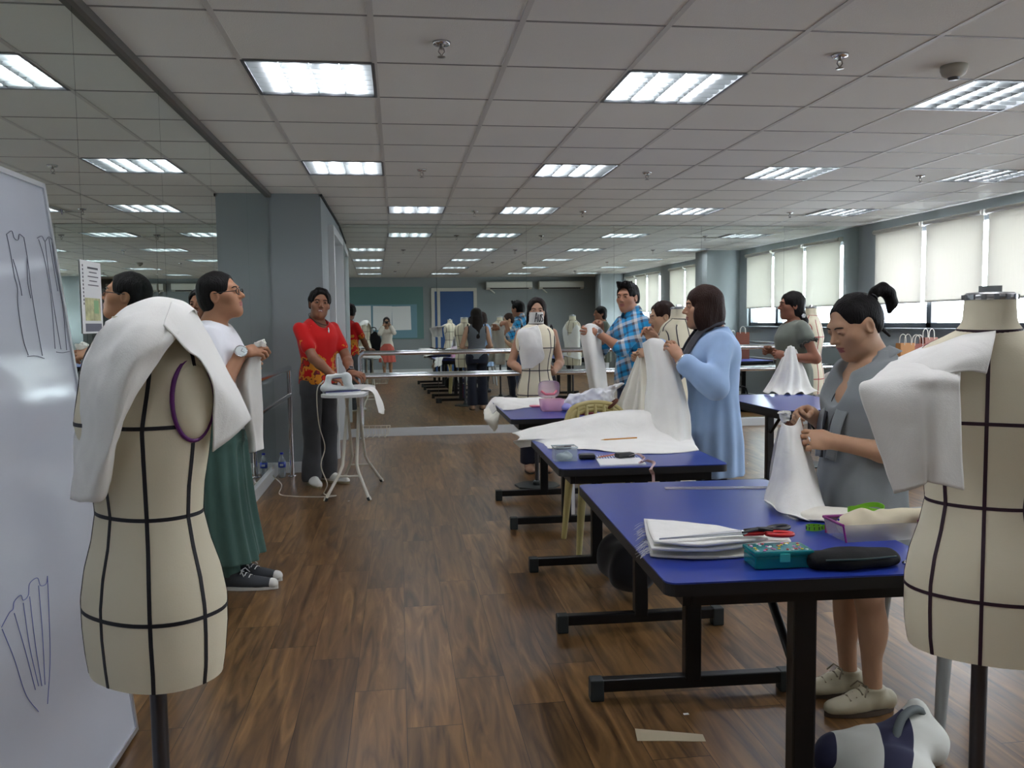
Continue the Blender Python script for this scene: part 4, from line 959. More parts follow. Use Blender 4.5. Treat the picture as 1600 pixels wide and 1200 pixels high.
# --- woman in grey-green blouse at the window table
P = woman_olive = Person('woman in grey-green ruffle-sleeved blouse with side ponytail standing by the window table', (3.43, 7.02), 176, 1.625, skin_rgb=(146, 98, 76), lips=(120, 70, 62), build=1.08)
P.set_head(yaw=-4, pitch=0, fwd=.03, up=.916); H = P.H
P.fit_arm(0, (3.27, 6.84, 1.055), (.75, -.5, -.7), ((.15, .9, .3), (.85, 0, -.3), .85, .7)); P.fit_arm(1, (3.25, 7.08, 1.10), (.6, .5, -1), ((-.3, .9, .1), (-.8, 0, -.3), .85, .7))
P.body(.0085, .0046, .0046).face()
M_OLIVE = cloth('grey_green_cotton', (112, 118, 108), .05)
F = Field(); st = P.stations(.016); F.tor([(P.p(0, 0, .68), .180, .148), (P.p(0, 0, .82), .186, .150)]+[(c, a*1.04, b*1.10) for c, a, b in st[2:8]]+[(P.q(0, -.012, .838*H), .085, .070)], P.R, P.F, .03, wave=lambda a, z: .005*np.sin(a*14)*np.clip((1.0-z)/.3, 0, 1))
for i in (0, 1):
    A, E = P.sh[i], P.elb[i]; d = unit(E-A); F.cap(A-d*.01, A+d*.085, .058, .070, .03); F.cut(A+d*.115, d) if False else None
F.ell(P.q(0, .045, .85*H), (.075, .07, .07), None, .012, 'c'); P.garment('blouse', F, M_OLIVE, .0075, .004, (20, 20, 10), 2)
b = MB()
for i in (0, 1):
    A, d = P.sh[i], unit(P.elb[i]-P.sh[i]); a_ = unit(np.cross(d, P.F)); b_ = np.cross(d, a_)
    b.tube([tuple(A+d*(.135+.010*math.sin(t*9))+(a_*math.cos(t)+b_*math.sin(t))*(.070+.006*math.cos(t*9))-P.pos) for t in np.linspace(0, 6.283, 60, endpoint=False)], .007, 6, closed=True)
b.build('sleeve_ruffle', mat('ruffle_edge', (58, 60, 54), .8), P.root)
F = Field(); 
for i in (0, 1): F.cap(P.hip[i], P.hip[i]*.35+P.knee[i]*.65, .105, .095, .03)
F.tor([(P.p(0, 0, .47*H), .16, .125), (P.p(0, 0, .54*H), .15, .115)], P.R, P.F, .05); P.garment('shorts', F, M_TEE, .009, .004)
def sidepony(F, e, c):
    e((0, -.016, .034), (.088, .106, .094)); e((0, -.045, -.02), (.080, .072, .095)); e((0, .124, -.012), (.066, .080, .100), .012, 'c')
    for q in (-1, 1): e((q*.092, .060, -.080), (.046, .050, .050), .012, 'c')
    c((-.03, -.085, -.075), (-.045, -.10, -.13), .030, .026); c((-.045, -.10, -.13), (-.055, -.105, -.23), .026, .010)
P.hair(sidepony, M_HAIR, .0055, .003); c = P.h(-.062, -.085, -.088)-P.pos; b = MB()
for k in range(6): b.tube([tuple(c), tuple(c+np.array([.016*math.cos(k), -.008, .016*math.sin(k)]))], [.005, .008], 6)
b.build('hair_flower', M_BAND, P.root); P.shoes('shoe', M_BLKP, M_BLKP, .24); P.watch(0, M_CHROME, M_CHROME, .014, .90, (.3, -1, .2))

# --- the photographer, seen in the mirror
P = photographer = Person('photographer in cream cardigan and coral skirt holding a camera, seen in the mirror', (.0, -.235), 90, 1.505, skin_rgb=(184, 142, 114))
P.set_head(yaw=0, pitch=-2, fwd=.03, up=.920); H = P.H
P.fit_arm(1, (.085, -.085, 1.30), (.5, -.2, -1), ((-.45, .3, .85), (-.75, .5, 0), .6, .4)); P.fit_arm(0, (-.085, -.085, 1.29), (-.5, -.2, -1), ((.45, .3, .85), (.75, .5, 0), .6, .4))
P.body(.0095, .0055, .006).face(); M_CARD = cloth('cream_knit', (222, 216, 204))
F = Field(); st = P.stations(.014); F.tor([(P.p(0, 0, .62), .165, .13)]+st[1:8]+[(P.q(0, -.01, .84*H), .07, .06)], P.R, P.F, .02)
for i in (0, 1): P.f_arm(F, i, .014, 1.75, .03, .01)
F.ell(P.q(0, .06, .85*H), (.06, .06, .09), None, .012, 'c'); P.garment('cardigan', F, M_CARD, .009)
F = Field(); F.tor([(P.p(0, 0, .40), .20, .155), (P.p(0, 0, .74), .168, .135), (P.p(0, 0, .86), .14, .115)], P.R, P.F, .03, wave=lambda a, z: .008*np.sin(a*12)*np.clip((.8-z)/.3, 0, 1)); P.garment('skirt', F, cloth('coral_cotton', (206, 104, 92)), .009, .003)
P.hair(lambda F, e, c: long_hair(F, e, c, -.22), M_HAIRK, .0065, .003); P.shoes('shoe', mat('tan_sandal', (150, 116, 92)), M_BLKP, .23)
t = thing('photo_camera', 'small black compact camera held to the face by the photographer', 'camera', (0, -.045, 1.372))
MB().box((0, 0, 0), (.100, .026, .060), bev=.006).build('camera_body', M_BLKP, t); MB().lathe([(0, .012), (.020, .012), (.025, .008), (.027, -.012), (0, -.012)][::-1], (0, .022, -.004), 22, True, Matrix(((1, 0, 0, 0), (0, 0, 1, 0), (0, -1, 0, 0), (0, 0, 0, 1)))).build('lens', mat('lens_ring', (40, 40, 44), .2), t)

# ------------------------------------------------------------------ dress forms
M_FORM = mat('form_cotton', (224, 216, 190), .8, bump=.05, bscale=300)
M_STEEL = mat('dark_steel', (.09, .09, .10), .35, metal=.8); M_GREYM = mat('grey_metal', (.42, .43, .44), .35, metal=1.)
FORM_Z = [.66, .70, .76, .82, .88, .94, 1.0, 1.06, 1.12, 1.18, 1.24, 1.29, 1.325, 1.352, 1.372, 1.386, 1.405, 1.45]
FORM_A = [.150, .157, .160, .160, .150, .132, .120, .126, .139, .150, .158, .160, .152, .124, .086, .062, .054, .051]
FORM_F = [.112, .116, .120, .120, .112, .098, .090, .095, .104, .108, .100, .090, .078, .070, .060, .056, .052, .050]
FORM_B = [.108, .114, .122, .124, .114, .096, .084, .088, .096, .100, .102, .096, .084, .074, .064, .058, .053, .050]
class Form:
    def __init__(s, label, loc, rz, tape, zoff=0., sc=1., cap=True, ztop=1.45, group='dress forms', pole=None):
        s.t = thing('dress_form', label, 'dress form', (loc[0], loc[1], 0), math.radians(rz), group); s.sc = sc; s.zo = zoff; s.tape = tape
        n = 48; zs = np.linspace(.66, ztop, 60); b = MB(); vs = [s.S(2*math.pi*j/n, z)[0] for z in zs for j in range(n)]; fs = [(i*n+j, i*n+(j+1) % n, (i+1)*n+(j+1) % n, (i+1)*n+j) for i in range(59) for j in range(n)]
        b.add(vs, fs, True); bot = [v for v in vs[:n]]; c = np.mean(bot, 0)-np.array([0, 0, .004]); b.add(bot+[c], [(n, (j+1) % n, j) for j in range(n)]); top = vs[-n:]; b.add(top, [tuple(range(n))])
        s.torso = b.build('torso', M_FORM, s.t)
        if cap:
            z = s.Z(1.45); b = MB(); b.lathe([(0, 0), (.053*sc, 0), (.053*sc, .010), (.047*sc, .016), (.012, .018), (0, .018)], (0, 0, z), 28)
            for k in range(14): b.box((.052*sc*math.cos(k*.4488), .052*sc*math.sin(k*.4488), z+.006), (.009, .009, .011), rotm('Z', math.degrees(k*.4488)))
            b.box((0, 0, z+.024), (.045, .012, .014)); b.build('neck_cap', M_GREYM, s.t)
        MB().tube([(0, 0, s.Z(.66)), (0, 0, .05)], .017, 14).build('pole', pole or M_STEEL, s.t)
        MB().prism([(.19*math.cos(math.pi/8+k*math.pi/4), .19*math.sin(math.pi/8+k*math.pi/4)) for k in range(8)], .014).lathe([(0, .014), (.04, .014), (.03, .05), (0, .05)], n=16).build('base_plate', mat('form_base', (52, 58, 58), .4), s.t)
    def Z(s, z): return 1.0+(z-1.0)*s.sc+s.zo
    def S(s, th, z, off=0.):
        a = np.interp(z, FORM_Z, FORM_A); f = np.interp(z, FORM_Z, FORM_F); b = np.interp(z, FORM_Z, FORM_B); c, q = math.cos(th), math.sin(th)
        w = .5+.5*math.tanh(q*3); d = f*w+b*(1-w); p = 2.25; r = (abs(c)**p+abs(q)**p)**(-1/p)
        bust = .009*math.exp(-((z-1.185)/.05)**2)*(math.exp(-((th-math.radians(55))/.32)**2)+math.exp(-((th-math.radians(125))/.32)**2))
        x, y = a*c*r, d*q*r; n = np.array([c/a, q/d]); n /= np.linalg.norm(n); k = bust+off
        return np.array([(x*s.sc)+n[0]*k, (y*s.sc)+n[1]*k, s.Z(z)]), np.array([n[0], n[1], 0])
    def ribbon(s, P, w=.0076, m=None, name='style_tape'):
        """P: list of (theta, z)"""
        pts = np.array([s.S(t, z, .0013)[0] for t, z in P]); ns = [s.S(t, z)[1] for t, z in P]; vs = []; n = len(pts)
        for i in range(n):
            t = unit(pts[min(i+1, n-1)]-pts[max(i-1, 0)]); q = unit(np.cross(t, ns[i])); vs += [pts[i]-q*w/2, pts[i]+q*w/2, pts[i]+q*w/2-ns[i]*.0018, pts[i]-q*w/2-ns[i]*.0018]
        fs = [];
        for i in range(n-1):
            for j in range(4): fs.append((4*i+j, 4*i+(j+1) % 4, 4*i+4+(j+1) % 4, 4*i+4+j))
        return MB().add(vs, fs, False).build(name, m or s.tape, s.t)
    def tapes(s, vert=(90, 270, 52, 128, 232, 308), sides=(0, 180), bust=1.185, hip=.80, neck=True, top=1.375):
        for d in vert: s.ribbon([(math.radians(d), z) for z in np.linspace(.66, 1.382 if d in (90, 270) else 1.345, 50)])
        for d in sides: s.ribbon([(math.radians(d), z) for z in np.linspace(.66, 1.15, 30)])
        for z in (bust, 1.0, hip): s.ribbon([(t, z) for t in np.linspace(0, 2*math.pi, 72)])
        if neck: s.ribbon([(t, 1.385+.004*math.sin(t)*-1) for t in np.linspace(0, 2*math.pi, 40)], .007)
        for d in (0, 180): s.ribbon([(math.radians(d), z) for z in np.linspace(1.30, 1.385, 14)], .007)
    def armhole(s, side, m, r=.058):
        """round stuffed arm plate with a ring of tape"""
        th = 0 if side > 0 else math.pi; c = s.S(th, 1.235)[0]; c[0] -= side*.012; b = MB(); vs = []; fs = []; n = 28; k = 7
        for i in range(k+1):
            q = i/k*math.pi/2
            for j in range(n): vs.append(c+np.array([side*.026*math.cos(q), .046*math.sin(q)*math.cos(6.2832*j/n), .078*math.sin(q)*math.sin(6.2832*j/n)]))
        for i in range(k):
            for j in range(n): fs.append((i*n+j, i*n+(j+1) % n, (i+1)*n+(j+1) % n, (i+1)*n+j))
        b.add(vs, fs, True).build('arm_plate', M_FORM, s.t)
        MB().tube([tuple(c+np.array([side*.004, .047*math.cos(t), .079*math.sin(t)])) for t in np.linspace(0, 6.2832, 36, endpoint=False)], .0045, 6, closed=True).build('armhole_tape', m, s.t)
    def patch(s, label, pts, off=.006, m=None, seed=0, name='muslin_piece', wr=.003):
        """cloth pinned on the form: rows of (theta deg, z, extra offset)"""
        M = Matrix.Translation(s.t.location) @ Matrix.Rotation(s.t.rotation_euler.z, 4, 'Z'); R = []
        for r in pts: R.append([tuple(M @ Vector(s.S(math.radians(q[0]), q[1], off+(q[2] if len(q) > 2 else 0))[0])) for q in r])
        return tag(sheet(name, R, m or M_MUSLIN2, None, 40, 44, .002, wr, 14, seed), label, 'cloth')
M_BTAPE = mat('black_tape', (20, 19, 26), .6); M_PTAPE = mat('purple_tape', (92, 20, 104), .5); M_DPTAPE = mat('plum_tape', (44, 16, 34), .6); M_RTAPE = mat('red_tape', (170, 50, 56), .6)
def A3(L): return [[tuple(at_y(*q)) for q in r] for r in L]

F1 = Form('cream dress form in left foreground with a white muslin hood draped over its neck', (-.512, 1.80), 141, M_BTAPE, 0., .985, cap=False, ztop=1.402)
F1.tapes(vert=(90, 270, 47, 133, 227, 313)); F1.armhole(-1, M_PTAPE)
L = tag(sheet('muslin_drape', A3([
    [(302, 560, 1.96), (275, 540, 1.99), (235, 545, 2.0), (190, 560, 1.98), (150, 590, 1.92)],
    [(312, 515, 1.91), (290, 492, 1.93), (245, 488, 1.94), (200, 500, 1.93), (160, 530, 1.87)],
    [(300, 487, 1.82), (278, 472, 1.81), (240, 468, 1.81), (200, 480, 1.80), (166, 505, 1.77)],
    [(278, 520, 1.66), (254, 526, 1.62), (215, 532, 1.61), (176, 545, 1.66), (136, 562, 1.79)],
    [(250, 564, 1.63), (214, 588, 1.58), (182, 604, 1.58), (148, 622, 1.67), (120, 634, 1.82)],
    [(206, 642, 1.60), (183, 672, 1.58), (160, 692, 1.60), (136, 702, 1.69), (115, 706, 1.80)],
    [(172, 752, 1.67), (158, 778, 1.65), (143, 783, 1.65), (128, 784, 1.70), (111, 780, 1.78)]]), M_MUSLIN2, None, 44, 60, .002, .010, 9, 3), 'white muslin hood draped over the left foreground dress form, falling to its waist', 'cloth')
tag(sheet('muslin_drape', A3([
    [(268, 470, 1.83), (266, 476, 1.71), (256, 508, 1.62)],
    [(298, 480, 1.86), (288, 494, 1.72), (274, 526, 1.635)],
    [(322, 518, 1.88), (310, 532, 1.73), (294, 550, 1.655)],
    [(350, 572, 1.88), (334, 578, 1.75), (314, 566, 1.67)],
    [(376, 620, 1.87), (356, 624, 1.76), (334, 612, 1.69)],
    [(393, 655, 1.86), (364, 682, 1.79), (332, 706, 1.73)]]), M_MUSLIN2, None, 24, 44, .002, .003, 10, 5), 'frayed tail of white muslin over the right shoulder of the left foreground dress form', 'cloth')

F2 = Form('cream dress form cut by the right edge, with a boxy muslin sleeve on its shoulder', tuple(at_y(1536, 850, 1.71))[:2], -216.7, M_DPTAPE, -.035, .99)
F2.tapes(vert=(90, 270, 53, 127, 233, 307)); F2.armhole(1, M_DPTAPE); F2.armhole(-1, M_DPTAPE)
tag(sheet('muslin_yoke', A3([
    [(1553, 508, 1.74), (1500, 518, 1.78), (1450, 538, 1.80), (1404, 560, 1.80)],
    [(1556, 520, 1.645), (1505, 530, 1.66), (1455, 552, 1.68), (1402, 578, 1.70)],
    [(1549, 552, 1.60), (1515, 556, 1.60), (1470, 570, 1.61), (1420, 590, 1.63)],
    [(1541, 584, 1.585), (1515, 580, 1.585), (1480, 584, 1.59), (1440, 600, 1.60)]]), M_MUSLIN2, None, 40, 30, .002, .0025, 10, 1), 'muslin yoke over the shoulder of the right edge dress form', 'cloth')
tag(sheet('muslin_sleeve', A3([
    [(1392, 566, 1.76), (1425, 560, 1.80), (1470, 560, 1.78), (1500, 578, 1.68)],
    [(1364, 590, 1.65), (1410, 578, 1.62), (1462, 580, 1.58), (1501, 590, 1.575)],
    [(1342, 606, 1.62), (1400, 612, 1.57), (1455, 614, 1.55), (1500, 616, 1.565)],
    [(1360, 664, 1.62), (1410, 668, 1.56), (1456, 668, 1.54), (1502, 666, 1.56)],
    [(1378, 716, 1.63), (1420, 718, 1.56), (1458, 716, 1.54), (1504, 716, 1.56)],
    [(1396, 772, 1.64), (1428, 764, 1.57), (1458, 756, 1.545), (1506, 766, 1.56)]]), M_MUSLIN2, None, 44, 44, .002, .004, 9, 8, lambda u, v: .010*np.exp(-((u-.62)/.05)**2)*v), 'boxy muslin sleeve hanging from the right edge dress form', 'cloth')

F3 = Form('dress form with handwritten neckband and half bodice of muslin, before the long haired woman', (1.13, 6.95), -172, M_NAVYTAPE, -.025, 1.)
F3.tapes(); F3.armhole(1, M_NAVYTAPE); F3.armhole(-1, M_NAVYTAPE)
F3.patch('white muslin half bodice pinned on the dress form with the handwritten neckband', [[(88, 1.375), (60, 1.36), (28, 1.35), (5, 1.34)], [(96, 1.30), (60, 1.30), (30, 1.30), (8, 1.30)], [(98, 1.20), (70, 1.20), (40, 1.20), (12, 1.19)], [(104, 1.10), (70, 1.10), (40, 1.10), (12, 1.09)], [(62, 1.02), (50, 1.02), (35, 1.015), (14, 1.01)]], .009)
nb = MB(); n = 24
nv = [F3.S(math.radians(20+140*i/n), z, .006)[0] for z in (1.388, 1.475) for i in range(n+1)]
nv = [np.array([v[0]*(1.12 if j > n else 1), v[1]*(1.12 if j > n else 1), v[2] if j <= n else F3.Z(1.45)+.03]) for j, v in enumerate(nv)]
nb.add(nv, [(i, i+1, n+2+i, n+1+i) for i in range(n)], True); nb.build('neckband', M_MUSLIN2, F3.t)
def nbp(u, v):
    """u 0..1 leftwards as worn, v 0..1 up the neckband"""
    a = math.radians(20+140*u); i = u*n; i0 = min(int(i), n-1); f = i-i0; lo = nv[i0]*(1-f)+nv[i0+1]*f; hi = nv[n+1+i0]*(1-f)+nv[n+2+i0]*f; p = lo*(1-v)+hi*v; return tuple(p+np.array([math.cos(a), math.sin(a), 0])*.003)
b = MB()
for st in ([(.40, .12), (.46, .85), (.50, .88), (.54, .12)], [(.42, .45), (.54, .50)], [(.60, .80), (.60, .30), (.64, .14), (.69, .30), (.69, .80)], [(.84, .72), (.78, .82), (.74, .66), (.80, .48), (.85, .30), (.79, .14), (.74, .24)]): b.tube([nbp(1-q[0]+.06 if False else q[0]-.05, q[1]) for q in catmull([(x, y) for x, y in st], 10)], .0034, 6)
b.build('handwriting', M_BLKP, F3.t)

F4 = Form('navy taped dress form standing behind the blue bloused woman', (1.90, 5.60), -150, M_NAVYTAPE, .0, 1.0)
F4.tapes(); F4.armhole(1, M_NAVYTAPE); F4.armhole(-1, M_NAVYTAPE)
F5 = Form('dress form wrapped in white muslin beyond the window table', (2.84, 7.42), -120, M_BTAPE, .0, 1.)
F5.tapes(); F5.armhole(1, M_BTAPE)
F5.patch('white muslin wrap on the dress form beyond the window table', [[(20, 1.37), (110, 1.37), (200, 1.37), (300, 1.37)], [(0, 1.25, .02), (100, 1.25, .01), (200, 1.25, .03), (310, 1.25, .02)], [(5, 1.10, .03), (100, 1.10, .01), (200, 1.10, .05), (310, 1.12, .03)], [(10, .95, .02), (100, .93, .01), (200, .90, .05), (300, .95, .02)], [(15, .82, .03), (100, .80, .02), (200, .76, .06), (300, .82, .03)]], .008, M_MUSLIN2, 4, 'muslin_wrap')
F6 = Form('red taped dress form standing behind the woman in grey-green blouse', (3.80, 7.45), -130, M_RTAPE, .02, 1.); F6.tapes(); F6.armhole(1, M_RTAPE); F6.armhole(-1, M_RTAPE)
# ------------------------------------------------------------------ worktables and what lies on them
M_TOP = mat('blue_laminate', (38, 58, 146), .28, spec=.5); M_EDGE = mat('black_edge', (22, 21, 22), .5); M_BLKST = mat('black_steel', (16, 16, 17), .38, spec=.4); M_FOOTCAP = mat('foot_cap', (40, 46, 46), .6)
TH = .745
def make_table(L=1.26, Wd=.75, far=.25):
    """origin at the near left corner on the floor, long side along +y"""
    t = thing('worktable', '', 'table', (0, 0, 0), 0, 'blue folding worktables')
    def plate(name, z, h, m, ins=0., r=.03):
        P_ = []
        for cx, cy_, a0 in ((Wd-r-ins, r+ins, -90), (Wd-r-ins, L-r-ins, 0), (r+ins, L-r-ins, 90), (r+ins, r+ins, 180)):
            for k in range(6): a = math.radians(a0+18*k); P_.append((cx+r*math.cos(a), cy_+r*math.sin(a)))
        return MB().prism(P_, h, Matrix.Translation((0, 0, z))).build(name, m, t)
    plate('edge_band', TH-.034, .030, M_EDGE); plate('tabletop', TH-.004, .004, M_TOP, .001)
    b = MB()
    for x in (.07, Wd-.07): b.box((x, L/2, TH-.055), (.025, L-.12, .045))
    for y in (.07, L-.07): b.box((Wd/2, y, TH-.055), (Wd-.16, .025, .045))
    b.build('apron', M_BLKST, t)
    for y, s in ((.085, 1), (L-far, -1)):
        lg = MB().box((Wd/2, y, (TH-.05+.06)/2), (.060, .050, TH-.05-.06), bev=.006).box((Wd/2, y, TH-.06), (Wd-.2, .04, .03)).build('leg', M_BLKST, t)
        MB().box((Wd/2, y, .055), (.70, .045, .045), bev=.006).build('foot', M_BLKST, lg)
        for q in (-1, 1): MB().box((Wd/2+q*.355, y, .040), (.050, .054, .080), bev=.006).build('foot_cap', M_FOOTCAP, lg)
        a = Vector((Wd/2, y+s*.03, .46)); c = Vector((Wd/2, y+s*.30, TH-.06)); MB().tube([a, c], .013, 8).build('brace', M_BLKST, lg)
    return t
TABLES = {}
for k, (key, x, y, rz, lab) in enumerate((('near', .625, 1.925, -2.4, 'nearest blue worktable, with scissors, bead box and folded muslin on it'), ('mid', .672, 3.53, -1.2, 'second blue worktable, under the muslin and notebook'), ('far', .715, 5.43, -.6, 'farthest blue worktable of the left row, under the pink lunch box'), ('win', 2.60, 5.50, 0, 'bare blue worktable by the windows, before the woman in grey-green'), ('wall', 4.88, 7.55, 0, 'blue worktable with paper shopping bags near the window wall'))):
    o = make_table() if k == 0 else copy_tree(TABLES['near']); TABLES[key] = o
    o.location = (x, y, 0); o.rotation_euler = (0, 0, math.radians(rz)); o['label'] = lab
ZT_ = TH+.0015
def tz(px, py, dz=0.): return at_z(px, py, TH+dz)
def Z3(rows): return [[tuple(tz(*q)) for q in r] for r in rows]
def flat_piece(name, pts, h, m, z=0., parent=None, wob=0.):
    """an outline traced on a table top, with a real thickness"""
    P_ = [tz(px, py, z) for px, py in pts]; c = sum(P_, Vector())/len(P_)
    area = sum(P_[i].x*P_[(i+1) % len(P_)].y-P_[(i+1) % len(P_)].x*P_[i].y for i in range(len(P_)))
    if area < 0: P_ = P_[::-1]
    return MB().prism([(p.x, p.y) for p in P_], h, Matrix.Translation((0, 0, TH+z))).build(name, m, parent)

# near table: folded muslin
t = thing('folded_muslin', 'stack of folded frayed white muslin at left end of the nearest blue table', 'cloth', tuple(tz(1110, 850)))
o_ = Vector(t.location)
def loc_sheet(name, rows, m, par, **k):
    return sheet(name, [[tuple(Vector(q)-Vector(par.location)) for q in r] for r in rows], m, par, **k)
loc_sheet('folded_layer', Z3([[(1016, 868, .006), (1090, 872, .006), (1170, 868, .006), (1200, 862, .006)], [(1012, 845, .010), (1090, 848, .012), (1165, 850, .010), (1205, 850, .008)], [(1010, 822, .006), (1090, 824, .008), (1160, 832, .008), (1210, 846, .005)]]), M_MUSLIN, t, nu=40, nv=24, thick=.006, wr=.0025, seed=2)
loc_sheet('folded_layer', Z3([[(1018, 858, .030), (1100, 860, .030), (1170, 852, .030), (1236, 848, .020)], [(1010, 836, .034), (1090, 838, .036), (1160, 838, .034), (1228, 838, .022)], [(1006, 812, .022), (1080, 818, .026), (1150, 828, .024), (1215, 836, .016)]]), M_MUSLIN2, t, nu=40, nv=24, thick=.008, wr=.003, seed=4)
loc_sheet('folded_layer', Z3([[(1022, 848, .046), (1090, 852, .046), (1160, 846, .044), (1200, 842, .036)], [(1014, 830, .048), (1080, 832, .048), (1140, 836, .046), (1180, 838, .038)], [(1010, 813, .036), (1070, 818, .040), (1120, 826, .038), (1160, 834, .034)]]), M_MUSLIN2, t, nu=40, nv=24, thick=.008, wr=.003, seed=6)
b = MB(); random.seed(3)
for k in range(46):
    u = random.random(); p = tz(1008+10*u, 815+50*u, .02); q = p+Vector((-.02-.02*random.random(), random.uniform(-.015, .015), -.012-.006*random.random())); b.tube([p-o_, (p+q)/2-o_+Vector((0, 0, .004)), q-o_], .0005, 4, cap=False)
b.build('frayed_edge', M_MUSLIN2, t)
# scissors
M_BLADE = mat('blade_steel', (206, 208, 210), .38, metal=.45); M_RED = mat('red_plastic', (196, 24, 30), .35)
t = thing('scissors', 'long steel scissors with red and black handles lying on folded muslin', 'scissors', tuple(tz(1150, 838, .060))); o_ = Vector(t.location)
A_, P_ = tz(1030, 846, .058)-o_, tz(1160, 834, .060)-o_; dr = (P_-A_).normalized(); nr = Vector((-dr.y, dr.x, 0))
for s, k in ((1, 0), (-1, 1)):
    MB().prism([tuple((A_+nr*s*.001)[:2]), tuple((P_-nr*.016*(1 if s > 0 else .4))[:2]), tuple((P_+dr*.02)[:2]), tuple((P_+nr*.016*(.4 if s > 0 else 1))[:2])][::1], .0022, Matrix.Translation((0, 0, .002+.0026*k))).build('blade', M_BLADE, t)
for s, m, px, py in ((1, M_RED, 1234, 834), (-1, M_BLKP, 1232, 822)):
    E_ = tz(px, py, .052)-o_; d = E_-P_; b = MB(); b.tube([P_+dr*.005, P_+d*.45+nr*s*.004], [.007, .006], 8)
    c = P_+d*.78; du = d.normalized(); nn = Vector((-du.y, du.x, 0)); b.tube([c+du*.038*math.cos(q)+nn*.018*math.sin(q) for q in np.linspace(0, 6.283, 22, endpoint=False)], .006, 8, closed=True); b.build('handle', m, t)
MB().lathe([(0, 0), (.005, 0), (.005, .009), (0, .010)], tuple(P_), 12).build('pivot_screw', M_CHROME, t)
t = thing('thread_clippers', 'small black thread clippers lying across the scissors', 'clippers', tuple(tz(1180, 826, .062))); o_ = Vector(t.location)
for px0, py0, px1, py1 in ((1160, 832, 1206, 825), (1162, 828, 1208, 829)): MB().tube([tz(px0, py0, .068)-o_, tz((px0+px1)/2, (py0+py1)/2-2, .070)-o_, tz(px1, py1, .066)-o_], [.003, .006, .003], 8).build('arm', M_BLKP, t)
# bead box
M_TURQ = mat('turquoise_plastic', (18, 128, 132), .12, alpha=.82, spec=.6)
t = thing('bead_box', 'translucent turquoise plastic bead box at near edge of nearest table', 'box', tuple(tz(1215, 882)), math.radians(-2))
MB().box((0, 0, .017), (.150, .085, .032), bev=.005).build('box_base', M_TURQ, t); MB().box((0, 0, .040), (.156, .090, .012), bev=.004).build('lid', M_TURQ, t); MB().box((0, -.046, .030), (.026, .006, .022), bev=.002).build('clasp', mat('turquoise_light', (60, 176, 172), .2), t)
b = MB()
for k in range(5): b.box((-.056+.028*k, 0, .018), (.0015, .08, .026))
b.build('divider', mat('turquoise_wall', (14, 92, 98), .2), t)
random.seed(5)
for nme, c in (('yellow', (220, 170, 40)), ('red', (200, 60, 60)), ('pink', (220, 120, 170)), ('white', (230, 230, 225))):
    b = MB()
    for k in range(9): b.lathe([(0, 0), (.004, .0005), (.004, .002), (0, .003)], (random.uniform(-.066, .066), random.uniform(-.034, .034), .0455), 8)
    b.build('%s_sequin' % nme, mat('sequin_'+nme, c, .3), t)
# black pouch
t = thing('zip_pouch', 'black zip pouch beside the turquoise bead box on nearest table', 'pouch', tuple(tz(1330, 884)), math.radians(-1))
F = Field(); F.cap((-.10, 0, .019), (.11, .01, .018), .021, .017, .02, flat=((0, 1, 0), 2.1)); F.ell((0, 0, .018), (.10, .050, .023), None, .02); F.cut((0, 0, .001), (0, 0, -1)); F.warp(lambda X: .003*vnoise(X, (60, 60, 60), 2))
surf_obj('pouch_body', F.surf(.004), mat('black_nylon', (9, 10, 11), .75, bump=.1, bscale=200, spec=.25), t)
MB().tube([(-.09, -.044, .030), (0, -.055, .032), (.10, -.036, .030)], .0025, 6).build('zipper', mat('green_zip', (32, 60, 56), .4), t); MB().lathe([(0, 0), (.007, .003), (.008, .008), (0, .014)], (.128, -.03, .004), 12).build('zip_charm', M_CHROME, t)
# clear zip bag with pink edge
t = thing('sewing_case', 'open clear plastic case with magenta edge holding muslin and green tape', 'case', tuple(tz(1362, 838))); o_ = Vector(t.location)
M_CLEAR = mat('clear_plastic', (225, 226, 232), .08, alpha=.32); M_MAG = mat('magenta_plastic', (142, 34, 122), .3)
b = MB(); w, d, h = .215, .105, .050; V_ = [(-w/2*1.0, -d/2, 0), (w/2, -d/2, 0), (w/2, d/2, 0), (-w/2, d/2, 0), (-w/2-.012, -d/2-.004, h), (w/2+.012, -d/2-.004, h), (w/2+.012, d/2+.004, h), (-w/2-.012, d/2+.004, h)]
b.add(V_, [(0, 1, 5, 4), (1, 2, 6, 5), (2, 3, 7, 6), (3, 0, 4, 7), (3, 2, 1, 0)]); b.build('case_wall', M_CLEAR, t)
MB().tube([V_[4], V_[7], V_[6], V_[5]], .004, 8).tube([V_[4], V_[0]], .003, 8).build('magenta_rim', M_MAG, t); MB().box((0, d/2+.006, h*.55), (w+.01, .003, h*1.05)).build('back_panel', M_MAG, t)
F = Field(); F.cap((-.075, -.015, .034), (.06, -.015, .042), .028, .032, .02); F.cap((.03, -.01, .058), (.135, -.02, .060), .020, .024, .02); F.cap((-.085, .0, .040), (-.03, 0, .060), .020, .024, .02); F.warp(lambda X: .004*vnoise(X, (70, 70, 70), 4))
o = surf_obj('rolled_muslin', F.surf(.004), mat('beige_muslin', (206, 196, 168), .85), None); o.location = o_; tag(o, 'crumpled beige muslin stuffed in the open clear case', 'cloth')
M_LIME = mat('lime_tape', (120, 190, 40), .4)
